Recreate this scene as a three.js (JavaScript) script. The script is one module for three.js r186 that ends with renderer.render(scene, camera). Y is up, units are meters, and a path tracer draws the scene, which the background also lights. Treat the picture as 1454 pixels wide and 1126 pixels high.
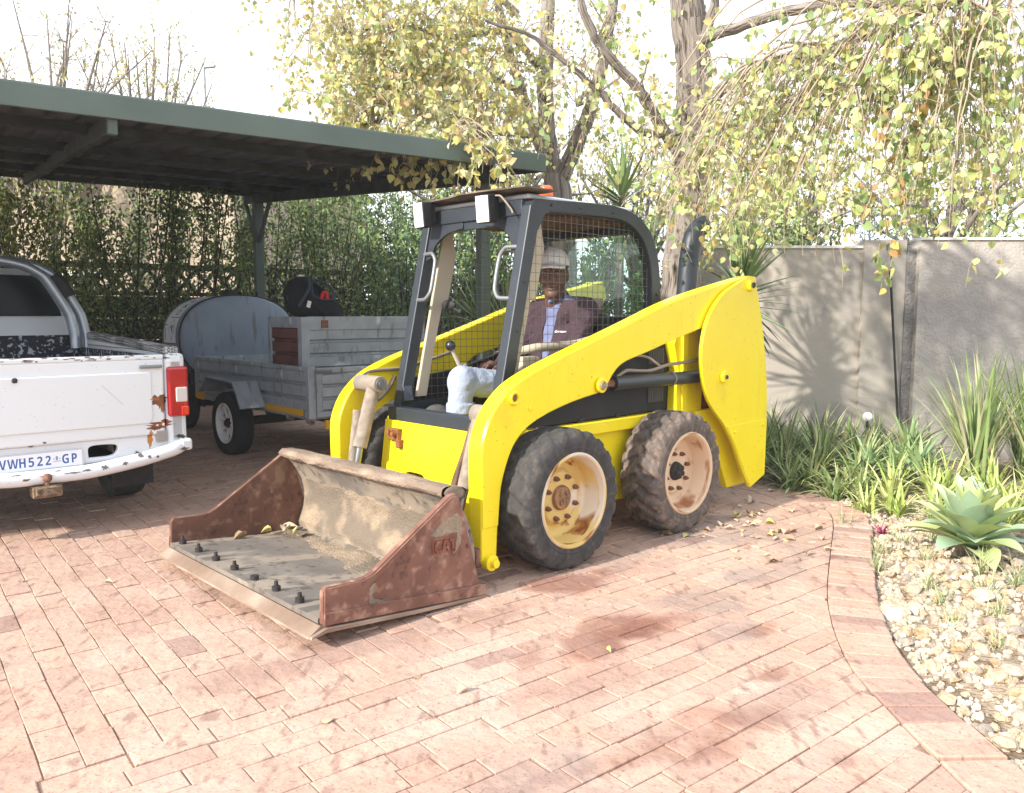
import * as THREE from 'three';
import { mergeGeometries, mergeVertices } from 'three/addons/utils/BufferGeometryUtils.js';
import { RoundedBoxGeometry } from 'three/addons/geometries/RoundedBoxGeometry.js';
import { MarchingCubes } from 'three/addons/objects/MarchingCubes.js';
import { FontLoader } from 'three/addons/loaders/FontLoader.js';
import { TextGeometry } from 'three/addons/geometries/TextGeometry.js';

// ---------------------------------------------------------------- camera, sky, sun, exposure
const scene = new THREE.Scene();
const camera = new THREE.PerspectiveCamera(52.35, 1024 / 793, 0.05, 400);
camera.position.set(0, 1.37, 0);
camera.rotation.set(-0.101, 0, 0);

const renderer = new THREE.WebGLRenderer({ antialias: true });
renderer.setSize(1024, 793);
renderer.toneMapping = THREE.LinearToneMapping;
renderer.toneMappingExposure = 2.15;
renderer.shadowMap.enabled = true;

const SUN = new THREE.Vector3(-0.745, 0.56, 0.667).normalize();
{
  const w = 256, h = 128, d = new Float32Array(w * h * 4);
  for (let j = 0; j < h; j++) for (let i = 0; i < w; i++) {
    const el = ((j + 0.5) / h - 0.5) * Math.PI;          // -pi/2 (down) .. pi/2 (up)
    const t = Math.max(0, Math.sin(el));
    const k = (j * w + i) * 4, a = Math.pow(t, 0.7);
    let r = 0.98 - 0.35 * a, g = 1.0 - 0.28 * a, b = 1.02 - 0.15 * a;
    if (el < 0) { r = 0.5; g = 0.47; b = 0.45; }
    d[k] = r; d[k + 1] = g; d[k + 2] = b; d[k + 3] = 1;
  }
  const sky = new THREE.DataTexture(d, w, h, THREE.RGBAFormat, THREE.FloatType);
  sky.mapping = THREE.EquirectangularReflectionMapping;
  sky.magFilter = THREE.LinearFilter; sky.needsUpdate = true;
  scene.background = sky; scene.environment = sky;
}
const sun = new THREE.DirectionalLight(new THREE.Color(1, 0.945, 0.86), 3.75);
sun.position.copy(SUN).multiplyScalar(40); sun.castShadow = true;
sun.shadow.radius = 2.6; sun.shadow.mapSize.set(2048, 2048);
Object.assign(sun.shadow.camera, { left: -16, right: 16, top: 16, bottom: -16, near: 1, far: 90 });
scene.add(sun); scene.add(sun.target);

// ---------------------------------------------------------------- helpers
const V = (x, y, z) => new THREE.Vector3(x, y, z);
let seed = 7;
const rnd = () => { seed |= 0; seed = seed + 0x6D2B79F5 | 0; let t = Math.imul(seed ^ seed >>> 15, 1 | seed); t = t + Math.imul(t ^ t >>> 7, 61 | t) ^ t; return ((t ^ t >>> 14) >>> 0) / 4294967296; };
const rr = (a, b) => a + (b - a) * rnd();
const rg = () => (rnd() + rnd() + rnd() - 1.5) / 1.5;
const pick = a => a[Math.floor(rnd() * a.length)];
const clamp = (x, a = 0, b = 1) => Math.min(b, Math.max(a, x));
const sstep = (a, b, x) => { const t = clamp((x - a) / (b - a)); return t * t * (3 - 2 * t); };
const mix = (a, b, t) => a + (b - a) * t;

// pinhole bookkeeping: picture point + depth -> place in the yard
const CP = Math.cos(0.101), SP = Math.sin(0.101);
function at(u, v, D) {
  const a = (u - 727) / 1145.5, b = (563 - v) / 1145.5;
  const dy = -SP + b * CP, dz = CP + b * SP, t = D / dz;
  return V(a * t, 1.37 + dy * t, -D);
}
// tileable value noise
const NT = new Float32Array(65536); for (let i = 0; i < 65536; i++) NT[i] = rnd();
function vn(x, y, per) {
  const xi = Math.floor(x), yi = Math.floor(y), fx = x - xi, fy = y - yi;
  const sx = fx * fx * (3 - 2 * fx), sy = fy * fy * (3 - 2 * fy);
  const m = v => ((v % per) + per) % per;
  const x0 = m(xi), x1 = m(xi + 1), y0 = m(yi) * 257, y1 = m(yi + 1) * 257;
  const a = NT[(x0 * 7 + y0 * 13) & 65535], b = NT[(x1 * 7 + y0 * 13) & 65535], c = NT[(x0 * 7 + y1 * 13) & 65535], d = NT[(x1 * 7 + y1 * 13) & 65535];
  return a + (b - a) * sx + (c - a) * sy + (a - b - c + d) * sx * sy;
}
function fbm(x, y, per, oct = 4) { let s = 0, a = 0.5, t = 0; for (let o = 0; o < oct; o++) { s += a * vn(x + o * 17, y + o * 31, per); t += a; x *= 2; y *= 2; per *= 2; a *= 0.5; } return s / t; }
function tex(n, fn, srgb = true, rep = 1) {           // fn(u,v) -> [r,g,b] 0..1 (sRGB values when srgb)
  const d = new Uint8Array(n * n * 4);
  for (let j = 0; j < n; j++) for (let i = 0; i < n; i++) { const c = fn(i / n, j / n), k = (j * n + i) * 4; d[k] = clamp(c[0]) * 255; d[k + 1] = clamp(c[1]) * 255; d[k + 2] = clamp(c[2]) * 255; d[k + 3] = 255; }
  const t = new THREE.DataTexture(d, n, n); t.wrapS = t.wrapT = THREE.RepeatWrapping; t.magFilter = THREE.LinearFilter; t.minFilter = THREE.LinearMipmapLinearFilter; t.generateMipmaps = true;
  if (srgb) t.colorSpace = THREE.SRGBColorSpace; t.repeat.set(rep, rep); t.needsUpdate = true; return t;
}
const mix3 = (a, b, t) => [mix(a[0], b[0], t), mix(a[1], b[1], t), mix(a[2], b[2], t)];
const S = (o) => new THREE.MeshStandardMaterial(o), P = (o) => new THREE.MeshPhysicalMaterial(o);

// geometry helpers --------------------------------------------------------------
function clean(g) { g = g.index ? g.toNonIndexed() : g; for (const k of Object.keys(g.attributes)) if (!['position', 'normal', 'uv', 'color'].includes(k)) g.deleteAttribute(k); if (!g.attributes.uv) g.setAttribute('uv', new THREE.BufferAttribute(new Float32Array(g.attributes.position.count * 2), 2)); g.morphAttributes = {}; return g; }
function join(list) { list = list.map(clean); const col = list.some(g => g.attributes.color); if (!col) for (const g of list) g.deleteAttribute('color'); return list.length === 1 ? list[0] : mergeGeometries(list); }
function cubeUV(g, k = 1) {                             // uv in metres from the dominant axis
  g = clean(g); const p = g.attributes.position, n = g.attributes.normal, uv = g.attributes.uv;
  for (let i = 0; i < p.count; i += 3) {
    const ax = Math.abs(n.getX(i)) + Math.abs(n.getX(i + 1)) + Math.abs(n.getX(i + 2)), ay = Math.abs(n.getY(i)) + Math.abs(n.getY(i + 1)) + Math.abs(n.getY(i + 2)), az = Math.abs(n.getZ(i)) + Math.abs(n.getZ(i + 1)) + Math.abs(n.getZ(i + 2));
    for (let j = i; j < i + 3; j++) { const x = p.getX(j), y = p.getY(j), z = p.getZ(j); if (az >= ax && az >= ay) uv.setXY(j, x * k, y * k); else if (ax >= ay) uv.setXY(j, z * k + 0.37, y * k); else uv.setXY(j, x * k, z * k + 0.61); }
  }
  return g;
}
function planarUV(g, f) { g = clean(g); const p = g.attributes.position, uv = g.attributes.uv; for (let i = 0; i < p.count; i++) { const [a, b] = f(p.getX(i), p.getY(i), p.getZ(i)); uv.setXY(i, a, b); } return g; }
const mv = (g, x, y, z) => g.translate(x, y, z);
function bx(w, h, d, x, y, z, r = 0) { const g = r ? new RoundedBoxGeometry(w, h, d, 2, r) : new THREE.BoxGeometry(w, h, d); return g.translate(x, y, z); }
function b2(x0, x1, y0, y1, z0, z1, r = 0) { return bx(Math.abs(x1 - x0), Math.abs(y1 - y0), Math.abs(z1 - z0), (x0 + x1) / 2, (y0 + y1) / 2, (z0 + z1) / 2, r); }
function rod(a, b, r0, r1 = r0, n = 12) { const d = b.clone().sub(a), L = d.length(); const g = new THREE.CylinderGeometry(r1, r0, L, n, 1); g.translate(0, L / 2, 0); g.applyQuaternion(new THREE.Quaternion().setFromUnitVectors(V(0, 1, 0), d.normalize())); return g.translate(a.x, a.y, a.z); }
function bar(a, b, w, h, r = 0.004, up = V(0, 1, 0)) {  // box beam between two points: w across, h along up
  const d = b.clone().sub(a), L = d.length(); d.normalize(); const s = new THREE.Vector3().crossVectors(d, up).normalize(), u = new THREE.Vector3().crossVectors(s, d);
  const g = r ? new RoundedBoxGeometry(L, h, w, 2, r) : new THREE.BoxGeometry(L, h, w);
  g.applyMatrix4(new THREE.Matrix4().makeBasis(d, u, s)); const c = a.clone().add(b).multiplyScalar(0.5); return g.translate(c.x, c.y, c.z);
}
function tube(pts, r, seg = 0, rad = 8, closed = false) { const c = new THREE.CatmullRomCurve3(pts, closed, 'catmullrom', 0.3); return new THREE.TubeGeometry(c, seg || pts.length * 6, r, rad, closed); }
function taper(pts, radii, rad = 7) {                   // limb with its own radius at every point
  const n = pts.length, pos = [], nor = [], uv = [], idx = []; let ref = V(0.13, 0.2, 0.97), L = 0;
  for (let i = 0; i < n; i++) {
    const t = pts[Math.min(n - 1, i + 1)].clone().sub(pts[Math.max(0, i - 1)]).normalize();
    if (i) L += pts[i].distanceTo(pts[i - 1]);
    let s = new THREE.Vector3().crossVectors(t, ref); if (s.lengthSq() < 1e-4) s = new THREE.Vector3().crossVectors(t, V(1, 0, 0)); s.normalize(); const q = new THREE.Vector3().crossVectors(s, t).normalize(); ref = q.clone().negate();
    ref = new THREE.Vector3().crossVectors(t, s).normalize().negate(); ref = q;
    for (let j = 0; j <= rad; j++) { const a = j / rad * Math.PI * 2, c = Math.cos(a), d = Math.sin(a); const nx = s.x * c + q.x * d, ny = s.y * c + q.y * d, nz = s.z * c + q.z * d; pos.push(pts[i].x + nx * radii[i], pts[i].y + ny * radii[i], pts[i].z + nz * radii[i]); nor.push(nx, ny, nz); uv.push(j / rad * Math.max(1, Math.round(radii[0] * 12)), L * 1.5); }
    ref = q;
  }
  for (let i = 0; i < n - 1; i++) for (let j = 0; j < rad; j++) { const a = i * (rad + 1) + j, b = a + rad + 1; idx.push(a, b, a + 1, b, b + 1, a + 1); }
  const g = new THREE.BufferGeometry(); g.setAttribute('position', new THREE.Float32BufferAttribute(pos, 3)); g.setAttribute('normal', new THREE.Float32BufferAttribute(nor, 3)); g.setAttribute('uv', new THREE.Float32BufferAttribute(uv, 2)); g.setIndex(idx); return g;
}
function smooth(pts, n) { return new THREE.CatmullRomCurve3(pts, false, 'catmullrom', 0.5).getPoints(n); }
function shapeOf(pts, holes = []) { const s = new THREE.Shape(pts.map(p => new THREE.Vector2(p[0], p[1]))); for (const h of holes) s.holes.push(new THREE.Path(h.map(p => new THREE.Vector2(p[0], p[1])))); return s; }
// plate: outline in x,y pushed out along z from z0 to z1 with bevelled rims
function flip(g) { g = clean(g); for (const k of Object.keys(g.attributes)) { const a = g.attributes[k], n = a.itemSize, r = a.array; for (let i = 0; i < a.count; i += 3) for (let j = 0; j < n; j++) { const t = r[(i + 1) * n + j]; r[(i + 1) * n + j] = r[(i + 2) * n + j]; r[(i + 2) * n + j] = t; } } return g; }
function plate(pts, z0, z1, bev = 0.004, holes = []) { const a = Math.min(z0, z1), d = Math.abs(z1 - z0); const g = new THREE.ExtrudeGeometry(shapeOf(pts, holes), { depth: d - 2 * bev, bevelEnabled: bev > 0, bevelThickness: bev, bevelSize: bev, bevelOffset: -bev, bevelSegments: 2, curveSegments: 6 }); return g.translate(0, 0, a + bev); }
function lathe(prof, n = 40) { return new THREE.LatheGeometry(prof.map(p => new THREE.Vector2(p[0], p[1])), n); }
function disc(x, y, z0, z1, r, n = 20, bev = 0.003) { const a = Math.min(z0, z1), b = Math.max(z0, z1); const g = lathe([[0.0001, a], [r - bev, a], [r, a + bev], [r, b - bev], [r - bev, b], [0.0001, b]], n); g.rotateX(Math.PI / 2); g.scale(1, 1, 1); const p = g.attributes.position; return g.translate(x, y, 0).applyMatrix4(new THREE.Matrix4().set(1, 0, 0, 0, 0, 1, 0, 0, 0, 0, 1, 0, 0, 0, 0, 1)); }
function hexa(x, y, z, r, t, ax = 'z') { const g = new THREE.CylinderGeometry(r, r, t, 6); if (ax === 'z') g.rotateX(Math.PI / 2); if (ax === 'x') g.rotateZ(Math.PI / 2); return g.translate(x, y, z); }
function cat(pts, n) { return new THREE.SplineCurve(pts.map(p => new THREE.Vector2(p[0], p[1]))).getPoints(n).map(v => [v.x, v.y]); }

// object helpers --------------------------------------------------------------
const used = {};
function numbered(n) { const k = used[n] = (used[n] ?? -1) + 1; return k ? n + '_' + String(k).padStart(3, '0') : n; }
function obj(name, geos, m, parent = scene) { const g = Array.isArray(geos) ? join(geos) : geos; const o = new THREE.Mesh(g, m); o.name = parent === scene ? numbered(name) : name; parent.add(o); return o; }
function tag(o, label, category, group) { o.userData.label = label; o.userData.category = category; if (group) o.userData.group = group; return o; }
function thing(name, label, category, pos = [0, 0, 0], turn = 0, group) { const o = new THREE.Group(); o.name = numbered(name); o.position.set(...pos); o.rotation.y = turn; scene.add(o); return tag(o, label, category, group); }
function part(name, parent) { const o = new THREE.Group(); o.name = name; parent.add(o); return o; }
function struct(o) { o.userData.kind = 'structure'; return o; }
function stuff(o) { o.userData.kind = 'stuff'; return o; }
function instanced(name, geo, mat, list, parent) {      // list of {m: Matrix4, c: Color}
  const im = new THREE.InstancedMesh(geo, mat, list.length); list.forEach((e, i) => { im.setMatrixAt(i, e.m); if (e.c) im.setColorAt(i, e.c); });
  im.name = parent === scene ? numbered(name) : name; stuff(im); parent.add(im); return im;
}
const lin = (r, g, b) => new THREE.Color().setRGB(r, g, b);
// ---------------------------------------------------------------- materials
const grain = tex(256, (u, v) => { const a = fbm(u * 8, v * 8, 8, 5); return [a, a, a]; }, false);
const fine = tex(256, (u, v) => { const a = vn(u * 128, v * 128, 128) * 0.6 + vn(u * 64, v * 64, 64) * 0.4; return [a, a, a]; }, false);
const yellowMap = tex(512, (u, v) => {
  const a = fbm(u * 6, v * 6, 6, 5), s = fbm(u * 40, v * 40, 40, 3), w = fbm(u * 16 + 3, v * 3, 16, 4);
  let c = mix3([0.955, 0.85, 0.045], [0.975, 0.885, 0.11], a);
  if (s > 0.8) c = mix3(c, [0.6, 0.5, 0.12], (s - 0.8) * 4);
  if (w > 0.68) c = mix3(c, [0.86, 0.74, 0.22], (w - 0.68) * 2.2);
  return c;
});
{ // chips and hairline scratches in the yellow paint
  const d = yellowMap.image.data, put = (x, y, c, k) => { x = (x + 512) & 511; y = (y + 512) & 511; const i = (y * 512 + x) * 4; for (let q = 0; q < 3; q++) d[i + q] = mix(d[i + q], c[q], k); };
  for (let i = 0; i < 34; i++) { const x = Math.floor(rr(0, 512)), y = Math.floor(rr(0, 512)), r = rr(0.6, 1.9), c = pick([[96, 78, 30], [70, 62, 48], [150, 120, 40]]); for (let a = -3; a <= 3; a++) for (let b = -3; b <= 3; b++) if (Math.hypot(a, b) < r * rr(0.8, 1.2)) put(x + a, y + b, c, 0.8); }
  for (let i = 0; i < 16; i++) { let x = rr(0, 512), y = rr(0, 512), a = rr(0, 6.28); const n = rr(15, 70), c = rnd() < 0.5 ? [250, 236, 140] : [170, 140, 40]; for (let k = 0; k < n; k++) { x += Math.cos(a); y += Math.sin(a); a += rr(-0.05, 0.05); put(Math.floor(x), Math.floor(y), c, 0.45); } }
}
const M = {};
M.yellow = P({ map: yellowMap, roughness: 0.5, roughnessMap: tex(256, (u, v) => { const a = 0.75 + 0.5 * (fbm(u * 5, v * 5, 5, 5) - 0.5) + 0.15 * fbm(u * 30, v * 6, 30, 3); return [a, a, a]; }, false), clearcoat: 0.28, clearcoatRoughness: 0.25, bumpMap: grain, bumpScale: 0.0012 });
M.yellowWorn = S({ map: tex(512, (u, v) => { const a = fbm(u * 6, v * 6, 6, 5), b = fbm(u * 14 + 5, v * 14, 14, 4); let c = mix3([0.86, 0.7, 0.12], [0.8, 0.66, 0.3], a); if (b > 0.56) c = mix3(c, [0.5, 0.36, 0.2], Math.min(1, (b - 0.56) * 6)); return c; }), roughness: 0.65 });
M.black = P({ color: 0x2f353c, roughness: 0.5, clearcoat: 0.2, clearcoatRoughness: 0.4, map: tex(256, (u, v) => { const a = fbm(u * 8, v * 8, 8, 5); const s = fbm(u * 30, v * 30, 30, 3); let c = mix3([0.8, 0.82, 0.86], [1, 1, 1], a); if (s > 0.7) c = [1, 1, 1]; return c; }), bumpMap: grain, bumpScale: 0.001 });
M.dark = S({ color: 0x2b2a2a, roughness: 0.72, map: tex(256, (u, v) => { const a = fbm(u * 5, v * 5, 5, 5); return mix3([0.75, 0.72, 0.7], [1, 1, 1], a); }), bumpMap: grain, bumpScale: 0.002 });
M.rubber = S({ roughness: 0.9, map: tex(512, (u, v) => { const a = fbm(u * 10, v * 10, 10, 5), b = fbm(u * 12 + 9, v * 12, 12, 5); let c = mix3([0.19, 0.185, 0.185], [0.29, 0.28, 0.27], a); c = mix3(c, [0.42, 0.37, 0.33], sstep(0.5, 0.72, b) * 0.4); return c; }), bumpMap: grain, bumpScale: 0.003 });
M.rubberDusty = S({ roughness: 0.95, map: tex(512, (u, v) => { const a = fbm(u * 10, v * 10, 10, 5), b = fbm(u * 12 + 9, v * 12, 12, 5); let c = mix3([0.30, 0.27, 0.25], [0.43, 0.385, 0.355], a); c = mix3(c, [0.56, 0.47, 0.41], sstep(0.45, 0.72, b) * 0.6); return c; }), bumpMap: grain, bumpScale: 0.003 });
M.rimYellow = S({ roughness: 0.6, metalness: 0.1, map: tex(512, (u, v) => { const a = fbm(u * 6, v * 6, 6, 5), b = fbm(u * 9 + 4, v * 9, 9, 4), d = fbm(u * 4 + 8, v * 4 + 2, 4, 4); let c = mix3([0.80, 0.66, 0.36], [0.88, 0.77, 0.50], a); if (b > 0.62) c = mix3(c, [0.52, 0.28, 0.10], Math.min(1, (b - 0.58) * 7)); if (d > 0.6) c = mix3(c, [0.86, 0.8, 0.72], Math.min(1, (d - 0.6) * 9)); return c; }) });
M.rimCream = S({ roughness: 0.7, map: tex(512, (u, v) => { const a = fbm(u * 6, v * 6, 6, 5), b = fbm(u * 9 + 4, v * 9, 9, 4); let c = mix3([0.80, 0.67, 0.54], [0.90, 0.80, 0.68], a); if (b > 0.6) c = mix3(c, [0.62, 0.4, 0.26], Math.min(1, (b - 0.6) * 5)); return c; }) });
M.rust = S({ roughness: 0.88, metalness: 0.15, map: tex(512, (u, v) => {
  const a = fbm(u * 7, v * 7, 7, 6), b = fbm(u * 22 + 3, v * 22, 22, 4), d = fbm(u * 5 + 6, v * 5 + 3, 5, 5);
  let c = mix3([0.39, 0.26, 0.215], [0.60, 0.43, 0.36], a); if (b > 0.56) c = mix3(c, [0.70, 0.56, 0.48], (b - 0.56) * 3.2); if (b < 0.34) c = mix3(c, [0.26, 0.17, 0.15], (0.34 - b) * 3);
  if (d > 0.7) c = mix3(c, [0.66, 0.54, 0.45], Math.min(0.8, (d - 0.7) * 9)); return c;
}), bumpMap: grain, bumpScale: 0.004 });
M.rustDark = S({ map: M.rust.map, color: 0xd2cec6, roughness: 0.92, bumpMap: grain, bumpScale: 0.005 });
M.steelDirt = S({ roughness: 0.8, metalness: 0.2, map: tex(512, (u, v) => {                 // scraped, sandy bucket steel
  const a = fbm(u * 6, v * 6, 6, 6), b = fbm(u * 30, v * 30, 30, 3), d = fbm(u * 4 + 6, v * 9 + 3, 4, 5);
  let c = mix3([0.39, 0.365, 0.34], [0.57, 0.53, 0.485], a); c = mix3(c, [0.68, 0.615, 0.535], sstep(0.52, 0.68, d) * 0.6); if (b > 0.62) c = mix3(c, [0.3, 0.25, 0.22], (b - 0.62) * 3); return c;
}), bumpMap: grain, bumpScale: 0.004 });
M.edge = S({ roughness: 0.6, metalness: 0.35, map: tex(256, (u, v) => { const a = fbm(u * 6, v * 6, 6, 6); let c = mix3([0.48, 0.38, 0.31], [0.74, 0.67, 0.60], a); return c; }), bumpMap: grain, bumpScale: 0.003 });
M.sand = S({ roughness: 1, map: tex(512, (u, v) => { const a = fbm(u * 12, v * 12, 12, 5), b = vn(u * 200, v * 200, 200), k = fbm(u * 4, v * 4 + 3, 4, 4); let c = mix3([0.46, 0.40, 0.335], [0.70, 0.625, 0.53], a * 0.6 + b * 0.4); return mix3(c, [0.40, 0.36, 0.32], sstep(0.5, 0.7, k) * 0.7); }), bumpMap: fine, bumpScale: 0.006 });
M.steel = S({ color: 0x8d8f90, roughness: 0.35, metalness: 0.8 });
M.darkSteel = S({ color: 0x4a4d52, roughness: 0.38, metalness: 0.6 });
M.iron = S({ color: 0x3b3634, roughness: 0.7, metalness: 0.4 });
M.galv = S({ roughness: 0.55, metalness: 0.3, map: tex(512, (u, v) => { const a = fbm(u * 9, v * 9, 9, 5), b = fbm(u * 24, v * 7, 24, 4), w = fbm(u * 6 + 2, v * 6 + 7, 6, 5); let c = mix3([0.55, 0.58, 0.61], [0.72, 0.745, 0.77], a); if (b > 0.62) c = mix3(c, [0.38, 0.38, 0.38], (b - 0.62) * 3); if (w > 0.66) c = mix3(c, [0.86, 0.87, 0.88], Math.min(0.8, (w - 0.66) * 8)); return c; }), bumpMap: grain, bumpScale: 0.0015 });
M.dirtyGrey = S({ roughness: 0.85, map: tex(256, (u, v) => { const a = fbm(u * 6, v * 10, 6, 5); return mix3([0.42, 0.38, 0.34], [0.70, 0.64, 0.57], a); }), bumpMap: grain, bumpScale: 0.003 });
M.brownCorr = S({ roughness: 0.8, map: tex(256, (u, v) => { const a = fbm(u * 8, v * 8, 8, 5); return mix3([0.33, 0.19, 0.16], [0.47, 0.30, 0.26], a); }) });
M.chrome = S({ color: 0xa9b0b8, roughness: 0.38, metalness: 0.7 });
M.white = P({ color: 0xd9dcdf, roughness: 0.35, clearcoat: 0.5, clearcoatRoughness: 0.15 });
M.beige = S({ color: 0xb5a995, roughness: 0.75 });
M.greenMetal = P({ roughness: 0.55, map: tex(256, (u, v) => { const a = fbm(u * 5, v * 5, 5, 5); return mix3([0.27, 0.32, 0.292], [0.325, 0.375, 0.345], a); }), clearcoat: 0.1 });
M.roofUnder = S({ roughness: 0.7, metalness: 0.1, map: tex(256, (u, v) => { const a = fbm(u * 6, v * 3, 6, 5); return mix3([0.30, 0.30, 0.325], [0.38, 0.38, 0.405], a); }) });
M.purlin = S({ color: 0x4b5450, roughness: 0.7, map: grain });
M.plaster = S({ roughness: 0.95, map: tex(512, (u, v) => { const a = fbm(u * 5, v * 5, 5, 6), b = vn(u * 150, v * 150, 150), k = fbm(u * 4 + 9, v * 4 + 2, 4, 5); let c = mix3([0.625, 0.59, 0.545], [0.705, 0.67, 0.625], a * 0.7 + b * 0.3); return mix3(c, [0.55, 0.53, 0.51], sstep(0.55, 0.75, k) * 0.5); }), bumpMap: grain, bumpScale: 0.006 });
M.plasterRough = S({ roughness: 0.98, map: tex(512, (u, v) => { const a = fbm(u * 5, v * 5, 5, 6), b = vn(u * 110, v * 110, 110), k = fbm(u * 3 + 2, v * 3 + 5, 3, 5); let c = mix3([0.62, 0.59, 0.56], [0.70, 0.67, 0.64], a * 0.7 + b * 0.3); return mix3(c, [0.53, 0.51, 0.50], sstep(0.5, 0.72, k) * 0.45); }), bumpMap: fine, bumpScale: 0.006 });
M.darkStrip = S({ color: 0x7d7976, roughness: 0.98, bumpMap: fine, bumpScale: 0.012 });
M.coping = S({ color: 0xd8d6d0, roughness: 0.9 });
M.bark = S({ roughness: 0.95, map: tex(512, (u, v) => { const a = fbm(u * 14, v * 4, 14, 5), b = fbm(u * 6, v * 6, 6, 5), g = fbm(u * 20 + 3, v * 3 + 5, 20, 4); let c = mix3([0.44, 0.40, 0.37], [0.66, 0.62, 0.58], a * 0.6 + b * 0.4); if (g < 0.4) c = mix3(c, [0.28, 0.24, 0.21], (0.4 - g) * 5); return c; }), bumpMap: tex(256, (u, v) => { const a = fbm(u * 14, v * 3, 14, 5); return [a, a, a]; }, false), bumpScale: 0.02 });
M.twig = S({ color: 0xa4947f, roughness: 0.9 });
M.stem = S({ color: 0x4a3d33, roughness: 0.9 });
M.leaf = P({ color: 0xffffff, roughness: 0.8, transmission: 0.4, thickness: 0, side: THREE.DoubleSide });
M.leafFar = S({ color: 0xffffff, roughness: 0.8, side: THREE.DoubleSide });
M.blade = S({ color: 0xffffff, roughness: 0.55, side: THREE.DoubleSide, vertexColors: true });
M.soil = S({ roughness: 1, map: tex(512, (u, v) => { const a = fbm(u * 10, v * 10, 10, 6), b = vn(u * 160, v * 160, 160), k = fbm(u * 5 + 4, v * 5, 5, 5); let c = mix3([0.50, 0.425, 0.345], [0.72, 0.645, 0.55], a * 0.6 + b * 0.4); return mix3(c, [0.40, 0.33, 0.26], sstep(0.5, 0.7, k) * 0.7); }), bumpMap: fine, bumpScale: 0.015 });
// ---------------------------------------------------------------- ground, brick paving, garden bed
{
  const g = new THREE.PlaneGeometry(500, 500); g.rotateX(-Math.PI / 2); g.translate(0, -0.16, 0);
  const o = obj('ground', planarUV(g, (x, y, z) => [x / 2, z / 2]), S({ color: 0x8b7a66, roughness: 1, map: grain })); struct(o);
}
const BA = [0.785, 0.62], BB = [-0.62, 0.785];             // brick course directions in (x, depth)
const edgeCtl = [[-3.0, 14.0], [-1.4, 11.0], [-0.1, 8.6], [0.7, 7.2], [1.2, 6.72], [1.75, 6.32], [2.1, 5.95], [2.21, 5.6], [2.13, 5.25], [1.85, 4.58], [1.57, 3.91], [1.42, 3.47], [1.33, 3.09], [1.31, 2.85], [1.31, 2.45], [1.33, 2.0], [1.38, 1.3], [1.5, 0.2], [1.7, -2]];
const edge = new THREE.SplineCurve(edgeCtl.map(p => new THREE.Vector2(p[0], p[1]))).getPoints(360);
function edgeSide(x, d) {                                  // signed distance to the inner border line, + = towards the bed
  let best = 1e9, s = 0;
  for (let i = 0; i < edge.length - 1; i++) {
    const a = edge[i], b = edge[i + 1], ex = b.x - a.x, ey = b.y - a.y, t = clamp(((x - a.x) * ex + (d - a.y) * ey) / (ex * ex + ey * ey)), px = a.x + ex * t - x, py = a.y + ey * t - d, q = px * px + py * py;
    if (q < best) { best = q; s = -(ex * (d - a.y) - ey * (x - a.x)) < 0 ? 1 : -1; s = { s, nx: -ey, ny: ex, ax: a.x, ay: a.y }; }
  }
  return { d: Math.sqrt(best) * s.s, n: s };
}
// one map over the yard: clay grain, bloom and the stains where they lie
const TX0 = -4.5, TD0 = 1.4, TS = 8.6;
const stains = [[0.37, 3.32, 0.42, 0.17, 0.9], [0.62, 3.42, 0.3, 0.12, 0.7], [0.46, 2.45, 0.34, 0.11, 0.8], [0.72, 2.52, 0.32, 0.1, 0.7], [0.27, 4.0, 0.35, 0.15, 0.9], [0.95, 2.7, 0.3, 0.14, 0.5], [1.1, 3.42, 0.14, 0.06, 0.8], [0.2, 2.85, 0.5, 0.12, 0.35], [-0.75, 3.15, 0.7, 0.14, 0.5], [1.0, 2.98, 0.12, 0.05, 0.7], [-0.1, 3.55, 0.3, 0.1, 0.45], [0.15, 2.3, 0.2, 0.06, 0.4]];
const brickMap = tex(2048, (u, v) => {
  const x = TX0 + u * TS, d = TD0 + v * TS, per = 4096;
  const f1 = vn(u * 1500, v * 1500, per), f2 = vn(u * 620 + 5, v * 620, per), a = fbm(u * 60, v * 60, per, 4), b = fbm(u * 14 + 3, v * 14, per, 4), s = fbm(u * 230 + 7, v * 90, per, 3);
  let c = mix3([0.665, 0.53, 0.455], [0.765, 0.655, 0.585], a * 0.5 + f2 * 0.3 + f1 * 0.2);
  c = mix3(c, [0.78, 0.69, 0.625], sstep(0.52, 0.75, b) * 0.4);
  if (s > 0.66) c = mix3(c, [0.43, 0.32, 0.28], Math.min(0.4, (s - 0.66) * 3));
  if (f1 > 0.86) c = mix3(c, [0.36, 0.28, 0.26], 0.4); else if (f1 < 0.1) c = mix3(c, [0.82, 0.76, 0.72], 0.3);
  const p = x * BA[0] + d * BA[1], q = x * BB[0] + d * BB[1];
  for (const [sx, sd, rp, rq, k] of stains) {
    const dp = (p - (sx * BA[0] + sd * BA[1])) / rp, dq = (q - (sx * BB[0] + sd * BB[1])) / rq, e = dp * dp + dq * dq;
    if (e < 2.2) { const w = 1.05 - e + (fbm(u * 46, v * 46, per, 4) - 0.5) * 2.4; if (w > 0) c = mix3(c, k > 0.6 ? [0.42, 0.24, 0.18] : [0.44, 0.33, 0.30], Math.min(1, w * 1.2) * k * 0.5); }
  }
  const gm = fbm(u * 22 + 40, v * 22 + 9, per, 5), gw = sstep(0.2, 0.9, 1 - Math.abs(x - 0.55 - (d - 2.6) * 0.35) / 1.2);
  if (gm > 0.5) c = mix3(c, [0.47, 0.43, 0.42], Math.min(0.35, (gm - 0.5) * 3) * gw);
  return c;
});
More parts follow.
